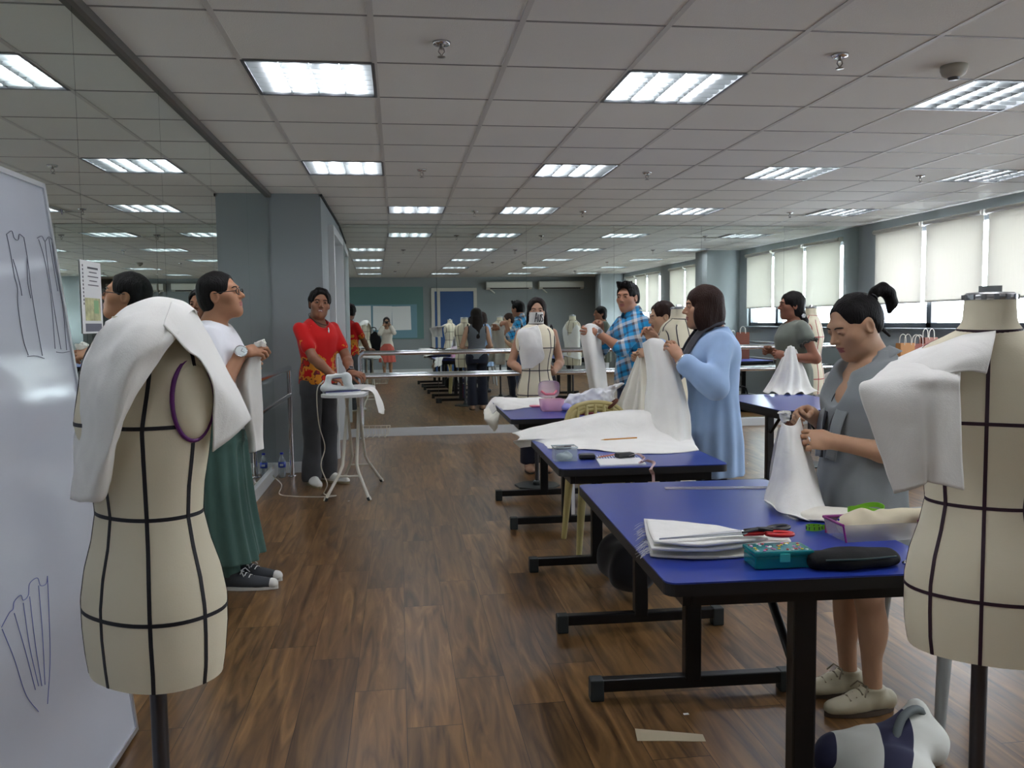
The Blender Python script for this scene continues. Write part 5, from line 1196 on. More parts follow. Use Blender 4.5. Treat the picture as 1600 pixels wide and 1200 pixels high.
def coil(name, pts, w, th, m, label=None, cat=None, parent=None, up=(0, 0, 1)):
    P_ = catmull(pts, 60); vs = []
    for i in range(60):
        t_ = unit(P_[min(i+1, 59)]-P_[max(i-1, 0)]); q = np.array(up, float); s_ = unit(np.cross(t_, q)); q2 = np.cross(s_, t_)
        vs += [P_[i]-q2*w/2-s_*th/2, P_[i]+q2*w/2-s_*th/2, P_[i]+q2*w/2+s_*th/2, P_[i]-q2*w/2+s_*th/2]
    o = MB().add(vs, [(4*i+j, 4*i+(j+1) % 4, 4*i+4+(j+1) % 4, 4*i+4+j) for i in range(59) for j in range(4)]).build(name, m, parent)
    if label: tag(o, label, cat)
    return o
c = o_+Vector((.0, .032, .075))
coil('tape_measure', [c+Vector((.055*math.cos(a), .026*math.sin(a), .006*math.sin(2*a))) for a in np.linspace(0, 9, 16)], .014, .0015, M_LIME, 'lime green tape measure curled inside the clear case', 'tape measure')
o = coil('tape_measure', [tz(1292, 824, .010)]+[tz(1272, 824, .008)+Vector((.024*math.cos(a), .016*math.sin(a), 0)) for a in np.linspace(0, 8.5, 14)], .015, .0015, M_LIME, 'lime green tape measure coiled on the table left of the clear case', 'tape measure')
b = MB()
for k in range(10): a = k*.63; p = tz(1272, 824, .010)+Vector((.0248*math.cos(a), .0168*math.sin(a), 0)); b.box(p, (.002, .002, .009), rotm('Z', math.degrees(a)))
b.build('tape_mark', M_BLKP, o)
MB_ = MB().tube([tz(1310, 812, .060), tz(1312, 806, .072)], .0012, 6).build('pin', M_CHROME); tag(MB_, 'round headed pin stuck in the clear case rim', 'pin'); MB().lathe([(0, -.004), (.004, 0), (0, .004)], tuple(tz(1310, 812, .075)), 10).build('pin_head', mat('blue_bead', (40, 40, 160), .3), MB_)
# ruler
r0, r1 = tz(1040, 765), tz(1196, 764); M_RULE = mat('clear_ruler', (196, 190, 200), .08, alpha=.55)
d = (r1-r0); L_ = .60; d = d.normalized(); n = Vector((-d.y, d.x, 0)); q = [r0, r0+d*L_, r0+d*L_+n*.038, r0+n*.038]
o = MB().prism([(p.x, p.y) for p in q], .003, Matrix.Translation((0, 0, TH))).build('ruler', M_RULE); tag(o, 'long clear plastic ruler along the far edge of the nearest table', 'ruler')
b = MB()
for k in range(1, 24): p = r0+d*.025*k+n*.034; b.box((p.x, p.y, TH+.0033), (.0012, .007 if k % 4 else .014, .0004), rotm('Z', math.degrees(math.atan2(d.y, d.x))))
b.build('tick_marks', M_BLKP, o)

# middle table: big muslin
o = sheet('muslin_length', [
    [tuple(tz(1092, 703, .003)), tuple(tz(1050, 708, .003)), tuple(tz(980, 708, .004)), tuple(tz(920, 702, .004)), tuple(tz(862, 702, .002)), tuple(tz(842, 697, -.02)), tuple(tz(812, 700, -.06))],
    [tuple(tz(1085, 692, .006)), tuple(tz(1040, 694, .010)), tuple(tz(980, 694, .012)), tuple(tz(920, 690, .012)), tuple(tz(868, 690, .014)), tuple(tz(840, 688, .006)), tuple(tz(802, 690, -.03))],
    [tuple(tz(1080, 680, .012)), tuple(tz(1040, 682, .03)), tuple(tz(980, 680, .035)), tuple(tz(920, 676, .05)), tuple(tz(875, 680, .04)), tuple(tz(845, 684, .02)), tuple(tz(808, 688, -.01))],
    [tuple(tz(1070, 660, .05)), tuple(tz(1030, 648, .12)), tuple(tz(990, 646, .13)), tuple(tz(940, 650, .125)), tuple(tz(895, 662, .08)), tuple(tz(855, 672, .04)), tuple(tz(812, 682, .006))],
    [tuple(tz(1068, 654, .04)), tuple(tz(1030, 643, .11)), tuple(tz(990, 640, .12)), tuple(tz(940, 644, .115)), tuple(tz(895, 654, .07)), tuple(tz(850, 664, .03)), tuple(tz(800, 676, -.01))]], M_MUSLIN2, None, 70, 40, .002, .005, 8, 11)
tag(o, 'large sheet of white muslin spread over the second table and hanging past its left edge', 'cloth')
def pencil(name, a, b_, m, label, tip=True):
    o = MB().tube([a, b_], .0036, 6).build(name, m); tag(o, label, 'pencil'); d = (b_-a).normalized(); MB().tube([a-d*.018, a], [.0006, .0036], 6).build('pencil_tip', mat('pencil_wood', (214, 176, 120), .6), o); return o
pencil('pencil', tz(944, 687, .052), tz(995, 684, .052), mat('yellow_pencil', (196, 130, 30), .4), 'yellow pencil lying on the white muslin on second table')
pencil('pencil', tz(937, 714, .012), tz(962, 710, .012), mat('orange_pencil', (206, 122, 86), .4), 'orange pencil lying across the striped notebook')
t = thing('plastic_box', 'small clear lidded plastic box holding black pieces on the second table corner', 'box', tuple(tz(882, 719)))
MB().box((0, 0, .001), (.10, .078, .002)).box((0, -.039, .032), (.10, .0018, .062)).box((0, .039, .032), (.10, .0018, .062)).box((-.05, 0, .032), (.0018, .078, .062)).box((.05, 0, .032), (.0018, .078, .062)).build('box_body', mat('frosted_plastic', (206, 220, 218), .12, alpha=.22), t)
b = MB(); b.tube([(-.053, -.042, .063), (.053, -.042, .063), (.053, .042, .063), (-.053, .042, .063)], .003, 6, closed=True); b.build('box_rim', mat('frosted_rim', (206, 218, 218), .2), t)
for k, (x, y, z, a) in enumerate(((-.018, .01, .055, 20), (.016, .006, .057, -15))):
    o = MB().box((0, 0, 0), (.036, .020, .014), rotm('Z', a), bev=.005).build('black_clip', M_BLKP); o.location = Vector(t.location)+Vector((x, y, z)); tag(o, 'black clip in the clear plastic box, %s one' % ('left', 'right')[k], 'clip', 'black clips in the plastic box')
F = Field(); F.ell((0, 0, .018), (.038, .028, .016), None, .01); F.warp(lambda X: .008*vnoise(X, (130, 130, 130), 3)); o = surf_obj('crumpled_wrap', F.surf(.004), mat('clear_wrap', (200, 214, 214), .2), None); o.location = Vector(t.location)+Vector((0, 0, .003)); tag(o, 'crumpled clear wrapping at the bottom of the plastic box', 'wrapping')
for k, (px, py, w, d, rz, lab) in enumerate(((917, 717, .075, .055, -8, 'black case beside the clear plastic box on second table'), (976, 715, .085, .045, 14, 'black case lying on the notebook under the tape measure'))):
    t = thing('black_case', lab, 'case', tuple(tz(px, py, .0 if k == 0 else .007)), math.radians(rz)); MB().box((0, 0, .012), (w, d, .022), bev=.008).build('case_body', M_BLKP, t); MB().box((0, 0, .0135), (w+.001, d+.001, .002)).build('case_seam', mat('case_seam', (70, 70, 70), .5), t)
t = thing('notebook', 'blue striped notebook with a white blank page on second table edge', 'notebook', tuple(tz(955, 721))); q = [tz(938, 729)-Vector(t.location), tz(1010, 727)-Vector(t.location), tz(992, 711)-Vector(t.location), tz(928, 713)-Vector(t.location)]
MB().prism([(p.x, p.y) for p in q], .004).build('cover', mat('notebook_cover', (196, 200, 214), .6), t); e = [q[0].lerp(q[3], .02), q[1].lerp(q[2], .02), q[1].lerp(q[2], .60), q[0].lerp(q[3], .60)]
MB().prism([(p.x, p.y) for p in e], .003, Matrix.Translation((0, 0, .004))).build('page', mat('paper', (232, 233, 232), .8), t); b = MB()
for k in range(15):
    a = q[0].lerp(q[1], (k+.3)/15); c = q[3].lerp(q[2], (k+.3)/15); a2 = q[0].lerp(q[1], (k+.75)/15); c2 = q[3].lerp(q[2], (k+.75)/15); b.prism([tuple(v[:2]) for v in (a.lerp(c, .62), a2.lerp(c2, .62), a2.lerp(c2, .99), a.lerp(c, .99))], .0006, Matrix.Translation((0, 0, .004)))
b.build('blue_stripe', mat('notebook_stripe', (66, 78, 140), .6), t)
M_PTM = mat('pink_tape', (216, 186, 182), .45)
yE = 3.525
o = coil('tape_measure', [tz(984, 712, .035), tz(996, 709, .040), tz(1006, 716, .020), tz(1000, 722, .016), tz(1012, 720, .026), tz(1022, 724, .018), at_z(1017, 733, TH+.006), at_y(1020, 740, yE-.006), at_y(1021, 748, yE-.012), at_y(1021, 758, yE-.012)], .016, .0012, M_PTM, 'pinkish white tape measure looped on second table and hanging over its edge', 'tape measure', up=(.5, -.8, .35))

# far table
T3 = lambda px, py, dz=0.: tuple(at_z(px, py, TH+dz))
o = sheet('muslin_length', [
    [T3(845, 634, .004), T3(815, 638, .004), T3(790, 641, .003), T3(776, 641, -.03), T3(766, 652, -.10)],
    [T3(850, 626, .02), T3(818, 629, .02), T3(788, 630, .03), T3(768, 630, -.01), T3(756, 646, -.11)],
    [T3(850, 620, .03), T3(818, 622, .03), T3(790, 621, .04), T3(772, 621, .02), T3(762, 632, -.06)]], M_MUSLIN2, None, 50, 30, .003, .006, 9, 21)
tag(o, 'rolled white muslin across the far end of the farthest left table, hanging off its side', 'cloth')
o = sheet('muslin_tail', [[T3(756, 640, -.06), T3(770, 634, -.03), T3(782, 640, -.005)], [tuple(at_y(757, 655, 6.5)), tuple(at_y(770, 655, 6.3)), tuple(at_y(780, 652, 6.15))], [tuple(at_y(764, 664, 6.5)), tuple(at_y(772, 674, 6.35)), tuple(at_y(778, 668, 6.25))]], M_MUSLIN, None, 20, 24, .002, .006, 9, 3)
tag(o, 'pointed muslin tail hanging off the left side of the farthest left table', 'cloth')
M_PINKC = mat('clear_pink', (240, 186, 212), .12, alpha=.5); M_PINK = mat('pink_plastic', (236, 130, 150), .35)
t = thing('lunch_box', 'translucent pink lunch box with open lid on the farthest left table', 'box', T3(862, 642), math.radians(4))
def tray(w, d, h, fl=1.12, r=.03):
    n = 32; b = MB(); vs = []
    for k, (z, f) in enumerate(((0, .92), (.008, 1.), (h, fl), (h, fl*.94), (.012, .93))):
        for j in range(n): a = 6.2832*j/n; p = 4; q = (abs(math.cos(a))**p+abs(math.sin(a))**p)**(-1/p); vs.append((w/2*f*math.cos(a)*q, d/2*f*math.sin(a)*q, z))
    for k in range(4):
        for j in range(n): b.add([], []); 
    fs = [(k*n+j, k*n+(j+1) % n, (k+1)*n+(j+1) % n, (k+1)*n+j) for k in range(4) for j in range(n)]+[tuple(range(n))[::-1], tuple(range(4*n, 5*n))]
    return b.add(vs, fs, True)
tray(.155, .12, .085).build('box_body', M_PINKC, t)
lid = tray(.15, .12, .03, 1.05).build('lid', mat('clear_lid', (232, 206, 228), .1, alpha=.34), t); lid.rotation_euler = (math.radians(102), 0, math.radians(0)); lid.location = (-.005, .085, .155)
MB().tube([(-.055, .075, .135), (-.03, .05, .115), (.03, .05, .115), (.055, .075, .135)], .009, 8).build('handle', M_PINK, t)
o = tray(.10, .075, .012, 1.04).build('food_tray', M_PINK); o.location = T3(838, 636); tag(o, 'flat pink plastic tray left of the pink lunch box', 'tray')
F = Field(); F.ell((0, 0, .025), (.045, .04, .03), None, .02); F.warp(lambda X: .005*vnoise(X, (70, 70, 70), 6)); o = surf_obj('folded_cloth', F.surf(.005), mat('lilac_cloth', (170, 168, 226), .7), None); o.location = Vector(T3(884, 642)); tag(o, 'small lilac bundle right of the pink lunch box', 'bundle')
F = Field(); random.seed(8); F.cap((-.13, -.02, .04), (.16, .06, .05), .055, .06, .05); F.ell((.06, .02, .06), (.13, .09, .055), None, .04); F.cap((.10, .05, .09), (.28, .10, .155), .05, .012, .05, flat=((0, .3, 1), .4)); F.cut((0, 0, .002), (0, 0, -1)); F.warp(lambda X: .014*vnoise(X, (44, 40, 46), 3)+.009*vnoise(X, (105, 95, 100), 5))
o = surf_obj('plastic_bag', F.surf(.006), mat('white_bag', (236, 238, 242), .35), None); o.location = Vector(T3(918, 636)); tag(o, 'crumpled white plastic bag heaped right of the pink lunch box', 'bag')
o = MB().box((0, 0, .01), (.17, .07, .018), bev=.004).build('red_pouch', mat('dark_red_cloth', (112, 24, 30), .6)); o.location = Vector(T3(908, 648)); o.rotation_euler.z = -.3; tag(o, 'flat dark red pouch under the white plastic bag', 'pouch')

# ---- muslin being held: each hangs from the hands that hold it
def hang(name, label, rows, m=M_MUSLIN2, nf=4, amp=.012, seed=0, wr=.004, nu=50, nv=50, ph=0.):
    return tag(sheet(name, rows, m, None, nu, nv, .002, wr, 9, seed, lambda u, v: amp*np.sin(u*nf*2*math.pi+ph)*(.25+.75*v)), label, 'cloth')
def crumple(name, label, c, r, seed=1, m=None):
    """the ruffled raw edge of cloth squeezed between fingers"""
    random.seed(seed); c = np.array(c); R = []
    for i in range(6):
        row = []
        for j in range(8):
            a = j/7*2*math.pi*1.15; q = .45+.55*i/5
            row.append(tuple(c+np.array([math.cos(a)*r[0]*q*random.uniform(.55, 1.2), math.sin(a)*r[1]*q*random.uniform(.55, 1.2), r[2]*(-.9+1.5*i/5+.5*random.uniform(-1, 1))])))
        R.append(row)
    return tag(sheet(name, R, m or M_MUSLIN2, None, 56, 30, .002, .003, 60, seed), label, 'cloth')
# woman in grey: a cone of muslin resting on the near table
Y = 2.72
hang('held_muslin', 'white muslin cone gathered in the hands of the grey cardigan woman, foot on near table', A3([
    [(1222, 660, 2.70), (1228, 664, 2.68), (1236, 666, 2.67), (1244, 662, 2.68), (1250, 652, 2.71)],
    [(1214, 700, 2.72), (1226, 704, 2.64), (1240, 706, 2.61), (1254, 702, 2.64), (1262, 694, 2.72)],
    [(1204, 745, 2.74), (1222, 752, 2.60), (1244, 756, 2.56), (1266, 752, 2.60), (1276, 742, 2.72)],
    [(1194, 776, 2.76), (1210, 790, 2.58), (1236, 800, 2.50), (1262, 800, 2.50), (1288, 788, 2.62)],
    [(1196, 782, 2.72), (1212, 797, 2.56), (1240, 808, 2.475), (1268, 812, 2.45), (1296, 802, 2.52)]]), nf=1.5, amp=.006, seed=5)
hang('held_muslin', 'back fall of muslin behind the cone held by the grey cardigan woman', A3([[(1216, 668, 2.80), (1226, 668, 2.78), (1236, 668, 2.78)], [(1205, 720, 2.86), (1216, 720, 2.84), (1230, 720, 2.82)], [(1199, 790, 2.90), (1210, 792, 2.88), (1224, 792, 2.86)]]), M_MUSLIN, nf=1, amp=.006, seed=7)
o = sheet('muslin_fold', Z3([[(1232, 806, .006), (1262, 812, .006), (1300, 814, .006), (1340, 806, .004)], [(1240, 798, .020), (1268, 800, .024), (1304, 802, .020), (1342, 800, .010)], [(1250, 791, .010), (1275, 791, .012), (1305, 793, .010), (1338, 796, .004)]]), M_MUSLIN, None, 40, 20, .004, .003, 10, 6); tag(o, 'flat fold of muslin trailing from the cone to the clear case', 'cloth')
crumple('gathered_muslin', 'bunched white muslin pinched between the hands of the grey cardigan woman', at_y(1226, 650, 2.73), (.022, .026, .020), 3)
# man in white: strip of muslin
hang('held_muslin', 'long muslin panel hanging from the hands of the white shirted man', A3([[(384, 552, 4.52), (396, 548, 4.50), (408, 548, 4.52)], [(366, 588, 4.54), (388, 592, 4.46), (408, 588, 4.54)], [(372, 622, 4.56), (390, 630, 4.46), (410, 622, 4.56)], [(386, 680, 4.58), (398, 684, 4.50), (411, 680, 4.58)], [(389, 708, 4.58), (400, 706, 4.50), (412, 700, 4.58)]]), nf=2, amp=.007, seed=4)
crumple('gathered_muslin', 'frayed muslin edge between the fingers of the white shirted man', at_y(407, 540, 4.53), (.032, .04, .035), 5)
# woman in blue
hang('held_muslin', 'white muslin lifted high by the woman in pale blue blouse', A3([
    [(1004, 536, 4.50), (1014, 530, 4.44), (1026, 528, 4.42), (1038, 534, 4.40), (1046, 548, 4.36)],
    [(1010, 580, 4.50), (1020, 576, 4.38), (1034, 574, 4.34), (1050, 576, 4.32), (1062, 588, 4.34)],
    [(1008, 630, 4.50), (1022, 630, 4.34), (1042, 630, 4.28), (1062, 632, 4.26), (1076, 640, 4.30)],
    [(1006, 672, 4.48), (1024, 678, 4.30), (1046, 680, 4.22), (1066, 680, 4.20), (1080, 676, 4.26)],
    [(1008, 700, 4.36), (1026, 704, 4.20), (1046, 704, 4.12), (1064, 702, 4.10), (1078, 696, 4.16)]]), nf=2.5, amp=.014, seed=6)
# short haired woman
hang('held_muslin', 'cone of beige muslin hanging from the fist of the short haired woman', A3([[(996, 556, 6.10), (1000, 558, 6.08), (1006, 556, 6.10)], [(982, 590, 6.12), (998, 592, 6.02), (1012, 590, 6.10)], [(968, 622, 6.14), (994, 626, 5.96), (1018, 620, 6.10)], [(956, 648, 6.14), (988, 655, 5.92), (1022, 650, 6.06)]]), M_MUSLIN, nf=3, amp=.022, seed=9)
# plaid man
hang('held_muslin', 'long white muslin strip held up by the man in plaid shirt', A3([[(905, 516, 7.14), (918, 506, 7.08), (930, 507, 7.12), (938, 512, 7.28)], [(910, 545, 7.12), (920, 545, 7.04), (932, 545, 7.06), (941, 545, 7.2)], [(918, 590, 7.1), (926, 590, 7.02), (938, 590, 7.04), (948, 588, 7.14)], [(924, 632, 7.06), (932, 634, 6.98), (942, 632, 7.0), (952, 630, 7.08)]]), nf=1.5, amp=.01, seed=12)
# woman in grey-green
hang('held_muslin', 'white muslin gathered at the chest of the grey-green bloused woman, resting on window table', A3([[(1228, 545, 6.82), (1234, 540, 6.78), (1240, 542, 6.80), (1244, 548, 6.86)], [(1214, 575, 6.84), (1230, 578, 6.74), (1246, 578, 6.74), (1258, 580, 6.84)], [(1200, 600, 6.86), (1224, 606, 6.72), (1246, 606, 6.72), (1268, 604, 6.84)], [(1192, 612, 6.84), (1222, 616, 6.66), (1248, 615, 6.66), (1280, 613, 6.82)]]), nf=4, amp=.02, seed=10)

# ---- plastic chairs
def make_chair(m):
    t = thing('plastic_chair', '', 'chair', (0, 0, 0), 0, 'moulded plastic chairs')
    F = Field(); F.ell((0, 0, .43), (.215, .21, .022), None, .01); F.cap((-.17, -.17, .425), (.17, -.17, .425), .022, .022, .03); F.cap((-.17, .17, .43), (.17, .17, .43), .02, .02, .03); F.cap((-.18, -.15, .425), (-.18, .17, .43), .02, .02, .03); F.cap((.18, -.15, .425), (.18, .17, .43), .02, .02, .03); surf_obj('seat', F.surf(.007), m, t)
    b = MB(); arc = [(-.205, .19, .44), (-.20, .235, .62), (-.185, .265, .76), (-.13, .285, .83), (0, .295, .855), (.13, .285, .83), (.185, .265, .76), (.20, .235, .62), (.205, .19, .44)]
    b.tube([tuple(p) for p in catmull(arc, 36)], .018, 8)
    for dz in (.02, .04): b.tube([(p[0]*.93, p[1]-.004, p[2]-dz) for p in catmull(arc, 36)[5:-5]], .018, 8)
    b.build('back_frame', m, t)
    b = MB()
    for x in (-.12, -.06, 0, .06, .12): b.tube([(x*.9, .195, .43), (x, .25, .64), (x*.95, .283-.05*abs(x), .845-.9*x*x)], .012, 6)
    b.build('back_slats', m, t)
    for x, y in ((-.18, -.17), (.18, -.17), (-.185, .19), (.185, .19)):
        s = 1 if x > 0 else -1; q = 1 if y > 0 else -1
        MB().tube([(x, y, .43), (x+s*.015, y+q*.01, .25), (x+s*.035, y+q*.035, .002)], [.027, .023, .017], 8).build('leg', m, t)
    for s in (-1, 1): MB().tube([tuple(p) for p in catmull([(s*.20, .235, .60), (s*.25, .10, .635), (s*.255, -.10, .63), (s*.225, -.19, .57), (s*.195, -.18, .43)], 20)], .015, 8).build('armrest', m, t)
    return t
M_BEIGEP = mat('beige_plastic', (178, 164, 108), .35); M_GREYP = mat('grey_plastic', (150, 154, 152), .4); M_WHITEP = mat('white_chair_plastic', (220, 222, 220), .35)
c = make_chair(M_BEIGEP); c.location = (1.235, 4.985, 0); c['label'] = 'beige plastic chair between the second and farthest left tables, brown hair tie on its back'
o = MB().tube([tuple(p) for p in [(1.235+.115+.030*math.cos(a), 5.272+.026*math.sin(a), .845+.026*math.cos(a)) for a in np.linspace(0, 6.283, 20, endpoint=False)]], .010, 8, closed=True).build('hair_tie', mat('brown_scrunchie', (98, 54, 34), .8)); tag(o, 'brown hair tie looped over the beige chair back', 'hair tie')
c = make_chair(M_GREYP); c.location = (1.95, 2.70, 0); c.rotation_euler.z = math.radians(-92); c['label'] = 'grey plastic chair behind the woman in grey cardigan'
c = make_chair(M_WHITEP); c.location = (4.40, 8.05, 0); c.rotation_euler.z = math.radians(160); c['label'] = 'white plastic chair near the window wall, seen in the mirror'
# shopping bags on the window-wall table
M_KRAFT = mat('kraft_paper', (188, 130, 74), .7); M_BROWN = mat('brown_bag', (120, 66, 48), .6); M_PINKB = mat('rose_bag', (170, 104, 92), .6)
for k, (px, py0, w, h, m, lab, rz) in enumerate(((1414, 0, .17, .37, M_KRAFT, 'tan paper shopping bag with twisted handle behind the bowed woman, leftmost of the bags', 8), (1433, 0, .16, .36, M_PINKB, 'rose paper shopping bag between the tan and brown bags', -12), (1450, 0, .20, .42, M_BROWN, 'brown shopping bag leaning right of the rose paper bag', 20))):
    y = 8.0+.06*k; p = at_y(px, 560, y); t = thing('shopping_bag', lab, 'bag', (p.x, y, TH+.001), math.radians(rz)); zb = 0.
    b = MB(); b.add([(-w/2, -.05, 0), (w/2, -.05, 0), (w/2, .05, 0), (-w/2, .05, 0), (-w/2, -.035, h), (w/2, -.035, h), (w/2, .035, h), (-w/2, .035, h), (-w/2+.012, 0, h*.5), (w/2-.012, 0, h*.5)], [(3, 2, 1, 0), (0, 1, 5, 4), (2, 3, 7, 6), (0, 4, 8), (4, 7, 8), (7, 3, 8), (3, 0, 8), (1, 9, 5), (5, 9, 6), (6, 9, 2), (2, 9, 1)]); b.build('bag_body', m, t)
    for s in (-1, 1): MB().tube([tuple(q) for q in catmull([(-.04, s*.036, h-.02), (-.035, s*.036, h+.06), (0, s*.036, h+.09), (.035, s*.036, h+.06), (.04, s*.036, h-.02)], 14)], .004, 6).build('bag_handle', M_MUSLIN, t)
F = Field(); F.cap((-.16, 0, .13), (.16, 0, .13), .13, .13, .06); F.cut((0, 0, .004), (0, 0, -1)); F.warp(lambda X: .01*vnoise(X, (24, 24, 24), 3)); t = thing('duffel_bag', 'black duffel bag on the floor by the white plastic chair', 'bag', (5.05, 8.95, 0), .2); surf_obj('bag_body', F.surf(.012), M_BLKF, t); MB().tube([tuple(q) for q in catmull([(-.1, 0, .24), (-.06, 0, .36), (.06, 0, .36), (.1, 0, .24)], 12)], .012, 6).build('strap', M_BLKF, t)
# patterned bag on the floor
F = Field(); F.cap((-.13, .05, .045), (.16, .03, .06), .065, .075, .06); F.cap((.12, .05, .08), (.17, .08, .15), .06, .03, .06); F.ell((-.02, -.05, .04), (.15, .12, .07), None, .04); F.cut((0, 0, .003), (0, 0, -1)); F.warp(lambda X: .012*vnoise(X, (22, 22, 26), 2)+.005*vnoise(X, (60, 60, 60), 4))
m = mat('navy_white_print', (210, 212, 206), .8); N, K, b_ = nodes(m); tc = N.new('ShaderNodeTexCoord'); w_ = N.new('ShaderNodeTexWave'); w_.inputs['Scale'].default_value = 1.3; w_.inputs['Distortion'].default_value = 9; w_.inputs['Detail'].default_value = 1; K.new(tc.outputs['Object'], w_.inputs['Vector']); r_ = N.new('ShaderNodeValToRGB'); r_.color_ramp.interpolation = 'CONSTANT'; e = r_.color_ramp.elements; e[0].color = lin(28, 30, 62); e[1].position = .36; e[1].color = lin(206, 208, 200); K.new(w_.outputs['Fac'], r_.inputs[0]); K.new(r_.outputs[0], b_.inputs['Base Color'])
t = thing('tote_bag', 'navy and white patterned tote bag slumped on floor at the grey woman\'s feet', 'bag', (1.42, 2.30, 0), .05); surf_obj('bag_body', F.surf(.007), m, t); MB().tube([tuple(q) for q in catmull([(.02, -.02, .09), (.08, .02, .16), (.16, .05, .16), (.19, .06, .08)], 14)], .013, 8).build('bag_strap', mat('grey_strap', (96, 104, 104), .7), t)
# stuff under the second table
F = Field(); F.cap((0, -.08, .16), (0, .10, .17), .12, .13, .05); F.cut((0, 0, .004), (0, 0, -1)); F.warp(lambda X: .012*vnoise(X, (26, 26, 26), 5)); t = thing('shoulder_bag', 'black shoulder bag on the floor under the second table', 'bag', (1.12, 4.06, 0)); surf_obj('bag_body', F.surf(.01), M_BLKF, t); MB().tube([tuple(q) for q in catmull([(0, -.12, .24), (-.03, -.06, .44), (-.03, .06, .44), (0, .14, .26)], 14)], .010, 6).build('strap', M_BLKF, t)
for k, (x, y, c_, lab) in enumerate(((1.16, 5.86, (150, 40, 48), 'red book standing under the farthest left table'), (1.20, 5.88, (40, 50, 110), 'blue book standing under the farthest left table'))):
    t = thing('book', lab, 'book', (x, y, 0), math.radians(-4), 'books under the farthest table'); MB().box((0, 0, .14), (.030, .21, .28), bev=.003).build('cover', mat('book_%d' % k, c_, .5), t); MB().box((0, -.003, .14), (.024, .212, .27)).build('pages', mat('paper', (232, 233, 232), .8), t)
# ------------------------------------------------------------------ left side: whiteboard, flyer, bottle, ironing
bl, tl = Vector((-.905, 2.93, .012)), Vector((-1.115, 2.93, 1.835))
ux = (tl-bl).normalized(); H_ = (tl-bl).length; uy = Vector((0, -1, 0)); un = Vector((ux.z, 0, -ux.x)).normalized(); Lw = 1.9
t = thing('whiteboard', 'large whiteboard leaning on the left mirror, with marker dress sketches', 'whiteboard', tuple(bl)); M4 = Matrix(((uy.x, ux.x, un.x, 0), (uy.y, ux.y, un.y, 0), (uy.z, ux.z, un.z, 0), (0, 0, 0, 1)))
def wb(a, h, d=0.): return M4 @ Vector((a, h, d))
MB().box(tuple(wb(Lw/2, H_/2, -.009)), (Lw-.02, H_-.02, .014), M4).build('writing_surface', mat('whiteboard_enamel', (182, 187, 196), .09, spec=.5, var=.03, vscale=2), t)
M_ALU = mat('board_frame', (.60, .62, .64), .35, metal=.9)
b = MB(); 
for c, d in (((.008, H_/2), (.016, H_)), ((Lw-.008, H_/2), (.016, H_)), ((Lw/2, .008), (Lw, .016)), ((Lw/2, H_-.008), (Lw, .016))): b.box(tuple(wb(c[0], c[1], -.007)), (d[0], d[1], .022), M4)
b.build('frame', M_ALU, t)
def onboard(px, py):
    d = Vector(_ray(px, py)); o = Vector((0, 0, CAM_H)); k = (bl-o).dot(un)/d.dot(un); return o+d*k-bl+un*.0006
def draw(name, m, strokes, r=.0011):
    b = MB()
    for s in strokes: b.tube([tuple(Vector(p)) for p in catmull([onboard(*q) for q in s], max(8, 6*len(s)))], r, 5)
    return b.build(name, m, t)
M_INK = mat('dark_marker', (84, 86, 100), .6); M_INKB = mat('blue_marker', (86, 96, 156), .6)
draw('marker_sketch', M_INK, [[(10, 366), (18, 361), (22, 372), (28, 375), (30, 366), (37, 371)], [(10, 366), (16, 395), (22, 430), (27, 450), (28, 480), (36, 530), (44, 555)], [(37, 371), (42, 400), (46, 430), (48, 450), (56, 500), (66, 556)], [(20, 405), (26, 425), (32, 450), (34, 462)], [(42, 402), (43, 440), (48, 466)], [(43, 557), (56, 556), (69, 560)]])
draw('marker_sketch', M_INK, [[(58, 372), (65, 369), (70, 377), (76, 370), (82, 376)], [(60, 374), (68, 400), (74, 430), (80, 470), (86, 545)], [(81, 375), (85, 410), (92, 445), (98, 480), (104, 547)], [(70, 376), (74, 410), (78, 440), (84, 480), (95, 546)], [(76, 372), (84, 420), (90, 455)], [(88, 550), (98, 551), (109, 549)]], .0010)
draw('marker_sketch', M_INKB, [[(2, 980), (14, 958), (20, 952), (22, 940), (32, 930), (36, 938), (44, 930), (46, 912), (58, 903), (63, 915), (72, 912), (74, 900)], [(3, 983), (22, 1030), (40, 1085), (60, 1112)], [(74, 902), (76, 950), (78, 1030), (74, 1100)], [(22, 958), (40, 1020), (55, 1078)], [(36, 942), (46, 1010), (60, 1072)], [(46, 932), (54, 1000), (65, 1072)], [(60, 915), (66, 990), (70, 1070)]], .0010)
MB().box(tuple(onboard(96, 331)+un*.0), (.006, .018, .002), M4).build('board_mark', M_INK, t)
# flyer taped to the mirror
ZF = 1.352; t = thing('wall_flyer', 'white paper calendar flyer with coloured map hung on left mirror', 'flyer', (XL+.0075, 3.395, ZF))
MB().box((.0, 0, .135), (.0012, .215, .27)).build('paper_sheet', mat('paper', (232, 233, 232), .8), t); MB().box((.0012, .005, .09), (.0006, .16, .085)).build('printed_map', mat('map_print', (196, 196, 150), .7, var=.3, vscale=30), t); MB().box((.0014, .04, .10), (.0006, .05, .05)).build('map_land', mat('map_green', (150, 190, 140), .7), t)
MB().box((.0012, .005, .022), (.0006, .17, .030)).build('dark_strip', mat('grey_print', (110, 112, 124), .7), t); b = MB()
for k in range(11): b.box((.0012, -.085, .25-.014*k), (.0006, .008, .008))
for k in range(5): b.box((.0012, .02, .245-.016*k), (.0006, .11-.03*(k % 2), .0035 if k else .007))
b.build('printed_text', mat('grey_text', (84, 84, 90), .7), t)
